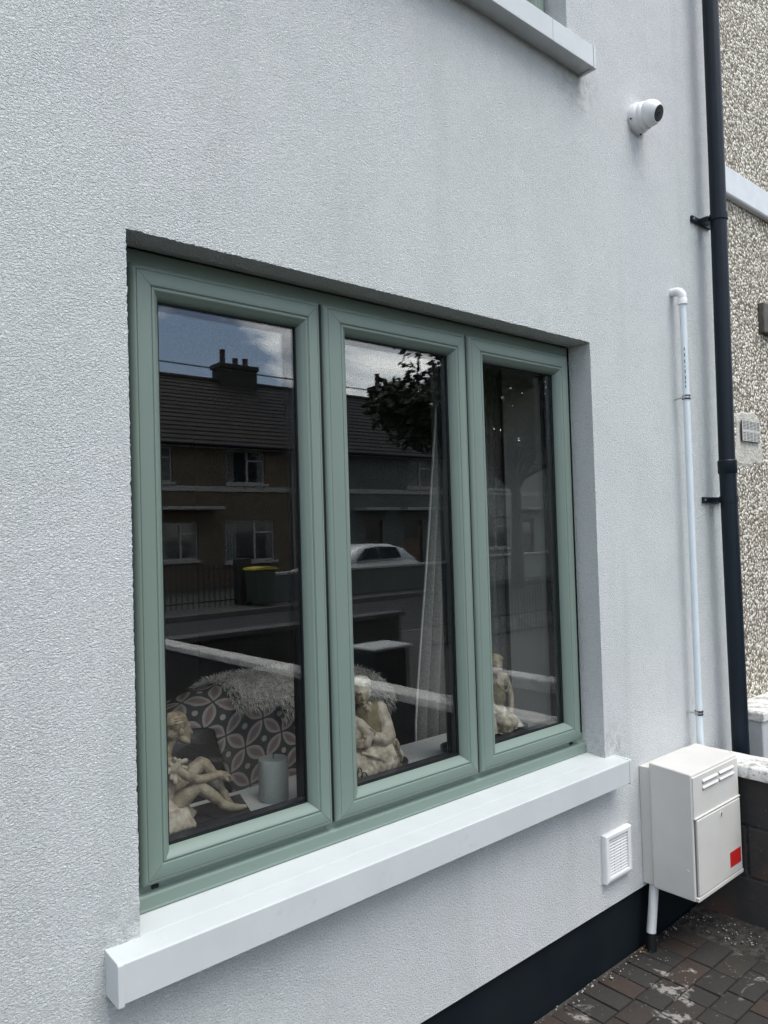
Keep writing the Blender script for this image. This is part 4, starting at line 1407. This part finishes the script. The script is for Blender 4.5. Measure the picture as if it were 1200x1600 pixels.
# ================================================================== ACROSS THE STREET (seen mirrored in the panes)
FY = -22.3          # line of the opposite fronts
GZ = -.23
M_TAN = vary('tan_roughcast', (.115, .090, .064), (.095, .075, .054), .9, 1.2, 30, .4, .01)
M_GREYR = vary('grey_roughcast', (.105, .118, .118), (.088, .10, .10), .9, 1.2, 30, .4, .01)
M_WHITER = vary('cream_roughcast', (.25, .26, .25), (.22, .23, .22), .9, 1.2, 30, .4, .01)
M_TILE = vary('concrete_tile', (.018, .014, .013), (.027, .021, .019), .85, 2, 20, .3, .01)
M_TILE2 = vary('grey_tile', (.013, .014, .015), (.018, .019, .019), .85, 2, 20, .3, .01)
M_TRIM = vary('trim_paint', (.34, .34, .325), (.30, .30, .29), .7, 2)
M_FRAMEW = vary('white_frame', (.36, .37, .37), (.33, .34, .34), .5, 3)
M_PANE = Mat('far_window_glass', (.02, .025, .03), .06, spec=.7).m
M_NETW = vary('far_net_curtain', (.22, .23, .23), (.16, .17, .17), .9, 6)
M_DOORB = vary('brown_door', (.09, .05, .03), (.07, .04, .025), .5, 3)
M_BRICKD = vary('chimney_render', (.03, .028, .026), (.022, .02, .019), .9, 2)
M_POT = vary('clay_pot', (.045, .03, .024), (.035, .024, .02), .8, 4)


def terrace(label, x0, x1, wall, tile, wins, doors, chim=None):
    h = thing('terraced_house', label, 'house', ((x0 + x1) / 2, FY - 3.5, GZ), 'houses across the street')
    ze, zr, dep = 4.86, 7.83, 7.0
    # front wall built round its openings
    ops = [(w[0], w[1], w[2], w[3]) for w in wins] + [(d[0], d[1], GZ, 2.0) for d in doors]
    xs = sorted({x0, x1, *[o[0] for o in ops], *[o[1] for o in ops]})
    zs = sorted({GZ - .1, ze, *[o[2] for o in ops], *[o[3] for o in ops]})
    b = MB()
    for i in range(len(xs) - 1):
        for j in range(len(zs) - 1):
            cx, cz = (xs[i] + xs[i + 1]) / 2, (zs[j] + zs[j + 1]) / 2
            if any(o[0] < cx < o[1] and o[2] < cz < o[3] for o in ops): continue
            b.box(xs[i], xs[i + 1], FY - .25, FY, zs[j], zs[j + 1])
    b.box(x0, x1, FY - dep, FY - dep + .25, GZ, ze)
    b.prism([(FY - .2501, GZ), (FY - .2501, ze), (FY - dep / 2, zr - .12), (FY - dep + .2501, ze), (FY - dep + .2501, GZ)], 'x', x0, x0 + .15)
    b.prism([(FY - .2501, GZ), (FY - .2501, ze), (FY - dep / 2, zr - .12), (FY - dep + .2501, ze), (FY - dep + .2501, GZ)], 'x', x1 - .15, x1)
    b.build('wall', wall, h)
    MB().box(x0 + .15, x1 - .15, FY - dep + .3, FY - 1.2, GZ, ze).build('interior', M_ROOM, h)
    # roof in overlapping courses
    r = MB(); nc = 17
    for side in (0, 1):
        for k in range(nc):
            t0, t1 = k / nc, (k + 1) / nc + .01
            ya, yb = .30 - t0 * (dep / 2 + .30), .30 - min(t1, 1) * (dep / 2 + .30)
            za, zb = ze - .16 + t0 * (zr - ze + .16), ze - .16 + min(t1, 1) * (zr - ze + .16)
            P = lambda y: FY + y if side == 0 else FY - dep - y
            r.prism([(P(ya), za + .055), (P(yb), zb + .01), (P(yb), zb - .03), (P(ya), za)], 'x', x0, x1)
    ro = r.build('roof', tile, h)
    MB().tube([(x0, FY - dep / 2, zr + .02), (x1, FY - dep / 2, zr + .02)], .11, 10).build('ridge_tile', tile, ro)
    if chim:
        cx0, cx1, ct = chim
        c = MB().box(cx0, cx1, FY - dep / 2 - .35, FY - dep / 2 + .35, zr - .9, ct - .2)
        c.build('chimney', M_BRICKD, ro)
        MB().box(cx0 - .07, cx1 + .07, FY - dep / 2 - .42, FY - dep / 2 + .42, ct - .2, ct).build('chimney_cap', M_BRICKD, ro, bevel=.02, segs=1)
        for k, (dx, hh) in enumerate(((.25, .62), (.75, .32), (1.15, .36))):
            MB().lathe((cx0 + dx * (cx1 - cx0) / 1.45, FY - dep / 2, ct), (0, 0, 1), [(0, .14), (.06, .12), (hh - .06, .11), (hh, .13), (hh, .08)], 12).build('chimney_pot', M_POT, ro, auto=40)
    MB().tube([(x0, FY + .36, ze - .14), (x1, FY + .36, ze - .14)], .06, 8).build('gutter', M_BLACKP, h)
    MB().box(x0, x1, FY + .001, FY + .26, ze - .24, ze - .20).build('soffit', M_TRIM, h)
    MB().tube([(x1 - .25, FY + .07, GZ), (x1 - .25, FY + .07, ze - .2)], .04, 8).build('drainpipe', M_TRIM, h)
    MB().box(x0, x1, FY + .001, FY + .045, 3.12, 3.30).build('string_course', M_TRIM, h)
    for (wx0, wx1, wz0, wz1, mul) in wins:
        f = MB()
        t_ = .06
        f.box(wx0, wx1, FY - .15, FY - .08, wz0, wz0 + t_).box(wx0, wx1, FY - .15, FY - .08, wz1 - t_, wz1)
        f.box(wx0, wx0 + t_, FY - .149, FY - .081, wz0 + t_, wz1 - t_).box(wx1 - t_, wx1, FY - .149, FY - .081, wz0 + t_, wz1 - t_)
        mx = lerp(wx0, wx1, mul)
        f.box(mx - .035, mx + .035, FY - .148, FY - .079, wz0 + t_, wz1 - t_)
        zt = lerp(wz0, wz1, .70)
        f.box(mx + .035, wx1 - t_, FY - .147, FY - .078, zt - .03, zt + .03)
        w = f.build('window', M_FRAMEW, h)
        MB().box(wx0 + t_, mx - .035, FY - .125, FY - .115, wz0 + t_, wz1 - t_).build('pane', M_PANE, w)
        MB().box(mx + .035, wx1 - t_, FY - .125, FY - .115, wz0 + t_, zt - .03).build('pane', M_PANE, w)
        MB().box(mx + .035, wx1 - t_, FY - .125, FY - .115, zt + .03, wz1 - t_).build('pane', M_PANE, w)
        MB().box(wx0 - .08, wx1 + .08, FY - .1, FY + .09, wz0 - .10, wz0 - .001).build('sill', M_TRIM, w)
        # nets drawn to the sides
        for (ca, cb) in ((wx0 + t_, lerp(wx0, mx, .42)), (lerp(mx, wx1, .62), wx1 - t_)):
            vs, fs = [], []
            for i in range(17):
                u = i / 16
                for z in (wz0 + .03, wz1 - .03):
                    vs.append((lerp(ca, cb, u), FY - .113 + .012 * math.sin(u * 25), z))
            for i in range(16):
                fs.append((2 * i, 2 * i + 2, 2 * i + 3, 2 * i + 1))
            MB().add(vs, fs).build('net', M_NETW, w, smooth=True)
    for (dx0, dx1, canopy) in doors:
        d = MB().box(dx0, dx1, FY - .18, FY - .12, GZ, 2.0).build('door', M_DOORB, h)
        MB().box(dx0 + .15, dx1 - .15, FY - .119, FY - .11, 1.2, 1.8).build('door_pane', M_PANE, d)
        MB().box(dx0 + .08, dx0 + .12, FY - .119, FY - .06, .75, .80).build('handle', M_STEEL, d)
        if canopy:
            MB().box(canopy[0], canopy[1], FY + .001, FY + .75, 2.40, 2.52).build('canopy', M_TRIM, h, bevel=.02, segs=1)
    return h


terrace('tan rendered house with chimney mirrored in the left pane', 5.5, 16.45, M_TAN, M_TILE,
        [(13.45, 15.05, 3.42, 4.62, .55), (13.35, 15.40, .62, 2.10, .6), (9.6, 11.4, 3.42, 4.62, .5), (10.9, 12.3, .75, 2.05, .55), (6.2, 8.2, 3.42, 4.62, .5)],
        [(9.2, 10.1, None)], (15.05, 16.75, 8.55))
bpy.data.objects['terraced_house']  # first of the row
tA = bpy.data.objects['terraced_house']
MB().box(10.6, 12.95, FY + .001, FY + .75, 2.45, 2.56).build('canopy', M_TRIM, tA, bevel=.02, segs=1)
terrace('grey rendered house with dark porches mirrored in the middle pane', 16.46, 24.3, M_GREYR, M_TILE2,
        [(17.0, 18.7, 3.42, 4.62, .5), (17.0, 18.8, .62, 2.10, .5), (22.2, 23.8, 3.42, 4.62, .5)],
        [(19.75, 20.7, (19.2, 21.1)), (21.9, 23.0, (21.5, 23.7))], (23.4, 24.9, 8.5))
terrace('cream rendered house mirrored faintly in the right pane', 24.31, 35.5, M_WHITER, M_TILE,
        [(27.3, 28.9, 3.42, 4.50, .5), (27.0, 28.9, .62, 2.10, .5), (32.2, 34.0, 3.42, 4.50, .5)],
        [(29.9, 30.8, (29.5, 31.4))], (34.6, 36.0, 8.5))

# garden boundaries over there
def railing(label, x0, x1, y, z0, z1, pillars):
    r = thing('railing', label, 'railing', ((x0 + x1) / 2, y, z0), 'garden railings')
    MB().box(x0, x1, y - .02, y + .02, z1 - .10, z1 - .07).build('top_rail', M_GASKET, r)
    MB().box(x0, x1, y - .02, y + .02, z0 + .12, z0 + .15).build('bottom_rail', M_GASKET, r)
    n = int((x1 - x0) / .14)
    for i in range(n + 1):
        x = lerp(x0 + .03, x1 - .03, i / n)
        MB().box(x - .009, x + .009, y - .009, y + .009, z0, z1).build('bar', M_GASKET, r)
    for px in pillars:
        MB().box(px - .17, px + .17, y - .17, y + .17, z0 - .1, z1 + .12).build('pillar', M_BRICKD, r, bevel=.02, segs=1)
    return r
railing('black railing with a pillar in front of the tan house', 5.6, 9.25, -14.45, -.13, .86, [9.42])
gw = thing('garden_wall', 'low grey wall in front of the white car', 'wall', (14.5, -14.4, -.13), 'far garden walls')
MB().box(9.7, 16.4, -14.55, -14.30, -.2, .52).build('wall_body', M_GREYR, gw)
MB().box(9.65, 16.45, -14.60, -14.25, .521, .58).build('coping', M_TRIM, gw)
gw2 = thing('garden_wall', 'low cream wall in front of the cream house', 'wall', (25, -14.4, -.13), 'far garden walls')
MB().box(17.6, 35, -14.55, -14.30, -.2, .62).build('wall_body', M_WHITER, gw2)
MB().box(17.55, 35.05, -14.60, -14.25, .621, .68).build('coping', M_TRIM, gw2)

# wheelie bin with a yellow lid
bn = thing('wheelie_bin', 'dark wheelie bin with a yellow lid by the far pavement', 'bin', (9.5, -13.9, -.135))
bxx = 9.30
MB().prism([(bxx + .05, -.06), (bxx + .50, -.06), (bxx + .56, .70), (bxx, .70)], 'y', -14.15, -13.65).build('bin_body', vary('bin_green', (.015, .03, .02), (.02, .035, .025), .5, 4), bn, bevel=.02)
MB().prism([(bxx - .03, .702), (bxx + .59, .702), (bxx + .57, .76), (bxx + .28, .785), (bxx, .76)], 'y', -14.19, -13.60).build('bin_lid', vary('yellow_lid', (.42, .34, .02), (.36, .30, .02), .45, 4), bn, bevel=.012)
for wx in (bxx + .06, bxx + .50):
    MB().lathe((wx - .03, -14.12, -.045), (1, 0, 0), [(0, .09), (.06, .09)], 16).build('wheel', M_GASKET, bn)

# white parked car, nose to the left
car = thing('parked_car', 'white hatchback parked behind the low wall across the street', 'car', (14.0, -15.6, -.23))
M_CARW = vary('car_white_paint', (.72, .73, .74), (.70, .71, .72), .18, 2)
M_TYRE = vary('tyre', (.015, .015, .015), (.02, .02, .02), .8, 5)
def car_loft(stations, mat, name, parent):
    vs, fs = [], []
    m_ = 12
    for (x, zl, zh, hw) in stations:
        for k in range(m_):
            a = 2 * math.pi * (k + .5) / m_
            cx, cz = math.cos(a), math.sin(a)
            sx = math.copysign(abs(cx) ** .45, cx); sz = math.copysign(abs(cz) ** .55, cz)
            vs.append((x, -15.6 + hw * sx, (zl + zh) / 2 + (zh - zl) / 2 * sz))
    for i in range(len(stations) - 1):
        for k in range(m_):
            fs.append((i * m_ + k, i * m_ + (k + 1) % m_, (i + 1) * m_ + (k + 1) % m_, (i + 1) * m_ + k))
    fs.append(tuple(range(m_))); fs.append(tuple((len(stations) - 1) * m_ + k for k in range(m_))[::-1])
    o = MB().add(vs, fs).build(name, mat, parent, smooth=True)
    return o
X0 = 11.75
car_loft([(X0, .05, .40, .70), (X0 + .1, .0, .52, .82), (X0 + .6, -.02, .62, .88), (X0 + 1.2, -.02, .70, .89), (X0 + 3.2, -.02, .74, .89), (X0 + 3.75, 0, .74, .86), (X0 + 3.98, .05, .66, .78)], M_CARW, 'body', car)
car_loft([(X0 + 1.15, .60, .70, .80), (X0 + 1.75, .60, 1.12, .68), (X0 + 2.2, .60, 1.20, .66), (X0 + 3.0, .60, 1.18, .66), (X0 + 3.45, .60, 1.06, .68), (X0 + 3.8, .60, .74, .76)], M_CARW, 'cabin', car)
for (p0, p1, p2, p3) in (((X0 + 1.55, .73), (X0 + 2.35, .75), (X0 + 2.35, 1.10), (X0 + 1.92, 1.06)), ((X0 + 2.43, .75), (X0 + 3.20, .76), (X0 + 3.10, 1.07), (X0 + 2.43, 1.10))):
    MB().add([(p0[0], -14.80, p0[1]), (p1[0], -14.80, p1[1]), (p2[0], -14.925, p2[1]), (p3[0], -14.925, p3[1]),
              (p0[0], -14.87, p0[1]), (p1[0], -14.87, p1[1]), (p2[0], -14.99, p2[1]), (p3[0], -14.99, p3[1])],
             [(0, 1, 2, 3), (7, 6, 5, 4), (0, 4, 5, 1), (1, 5, 6, 2), (2, 6, 7, 3), (3, 7, 4, 0)]).build('side_window', M_PANE, car)
for wx in (X0 + .75, X0 + 3.15):
    for wy in (-14.76, -16.44):
        w = MB().lathe((wx, wy - .10, .08), (0, 1, 0), [(0, .26), (.02, .31), (.18, .31), (.20, .26)], 24).build('wheel', M_TYRE, car, auto=40)
        MB().lathe((wx, wy - .105, .08), (0, 1, 0), [(0, .03), (0, .20), (.21, .20), (.21, .03)], 16).build('rim', M_STEEL, w)
for hy in (-15.05, -16.15):
    MB().ball((X0 + .07, hy, .40), (.08, .16, .07)).build('headlight', M_PANE, car, smooth=True)
    MB().box(X0 + 3.90, X0 + 3.97, hy - .14, hy + .14, .48, .62).build('tail_light', M_RED, car, bevel=.02)

# overhead wire
wpts = []
for i in range(41):
    x = -10 + 50 * i / 40
    wpts.append((x, -11.3, 5.05 - .35 * math.sin(math.pi * ((x + 10) % 50) / 50)))
tag(MB().tube(wpts, .014, 6).build('overhead_cable', M_GASKET), 'thin black overhead cable strung along the street', 'cable')

# neighbour's side, nearer: front wall, iron gate panel, kerb edging, stand-in box
M_KERBD = vary('weathered_coping', (.08, .08, .078), (.055, .055, .055), .8, 5)
nw = thing('front_wall', 'low dark wall with pale coping across the neighbouring forecourt', 'wall', (4.9, -5.5, 0))
MB().box(3.3, 6.4, -5.60, -5.42, 0, .45).build('wall_body', M_BLOCK, nw)
MB().box(3.25, 6.45, -5.64, -5.38, .451, .50).build('coping', M_KERBD, nw)
ig = thing('iron_railing', 'wrought iron panel with crossed bars mirrored in the right pane', 'railing', (8.2, -5.2, 0))
for zr_ in (.70, .30, .06):
    MB().box(6.7, 9.9, -5.21, -5.19, zr_ - .012, zr_ + .012).build('rail', M_GASKET, ig)
for i in range(25):
    x = 6.72 + i * .1317
    MB().box(x - .007, x + .007, -5.207, -5.193, .0, .78).build('bar', M_GASKET, ig)
for i in range(8):
    x = 6.75 + i * .395
    for s_ in (-1, 1):
        MB().obox((x + .18, -5.175, .18), (.44, .012, .014), Matrix.Rotation(s_ * .6, 3, 'Y')).build('cross_bar', M_GASKET, ig)
ke = thing('kerb_edging', 'pale stone edging across the neighbouring forecourt', 'edging', (6.0, -3.2, 0))
yk = -2.2
while yk > -3.6:
    MB().box(5.55, 5.75, yk - .46, yk, .0, .13 + .03 * noise.noise((yk * 3, 1., 0.))).build('stone', M_COPING, ke, bevel=.02)
    yk -= .48
sb = thing('stand_in_box', 'low dark box with a pale lid standing in for an unclear shape on the neighbouring forecourt', 'box', (4.3, -3.1, .02))  # stands in for an unclear dark shape with a pale streak
MB().box(3.93, 4.30, -3.28, -2.98, .02, .54).build('box_body', vary('dark_green_plastic', (.012, .022, .018), (.018, .028, .022), .5, 4), sb, bevel=.02)
MB().box(3.91, 4.32, -3.30, -2.96, .541, .57).build('lid', vary('pale_lid', (.55, .57, .57), (.5, .52, .52), .4, 4), sb, bevel=.015)

# street tree
def tree(label, x, y, base, height, rad, seed, nleaf, clumps):
    t = thing('street_tree', label, 'tree', (x, y, base))
    rt = random.Random(seed)
    tr_ = MB()
    tr_.tube([(x, y, base - .1), (x + .05, y, base + 1.2), (x - .05, y + .1, base + 2.6), (x, y, base + height * .62)], [.22, .17, .14, .07], 12)
    cl = []
    for k in range(clumps):
        a = rt.uniform(0, 6.283); e = rt.uniform(-.55, 1.0)
        rr_ = rad * rt.uniform(.35, 1.0)
        c = Vector((x + rr_ * math.cos(a) * math.cos(e * .9), y + rr_ * math.sin(a) * math.cos(e * .9) * .8, base + height * .66 + rr_ * math.sin(e * 1.1) * .95))
        cl.append((c, rt.uniform(.55, 1.15)))
        st_ = Vector((x, y, base + height * rt.uniform(.28, .55)))
        tr_.tube([st_, st_.lerp(c, .5) + Vector((0, 0, .25)), c], [.06, .035, .012], 6)
    tr_.build('trunk', vary('bark', (.07, .055, .04), (.05, .04, .03), .9, 8), t, smooth=True)
    lv = MB()
    for i in range(nleaf):
        c, r_ = cl[i % clumps]
        d = Vector((rt.gauss(0, 1), rt.gauss(0, 1), rt.gauss(0, .8))).normalized() * r_ * rt.random() ** .45
        p = c + d
        u = Vector((rt.gauss(0, 1), rt.gauss(0, 1), rt.gauss(0, .5))).normalized()
        v = u.cross(Vector((rt.gauss(0, 1), rt.gauss(0, 1), rt.gauss(0, 1)))).normalized()
        s = rt.uniform(.09, .16)
        lv.add([p - u * s, p - v * s * .55, p + u * s, p + v * s * .55], [(0, 1, 2, 3)])
    lv.build('crown', vary('leaf_green', (.016, .027, .011), (.024, .038, .014), .6, 1.2), t)
tree('broad leafy street tree mirrored at the top of the middle and right panes', 17.5, -12.6, -.13, 8.8, 3.9, 5, 24000, 84)
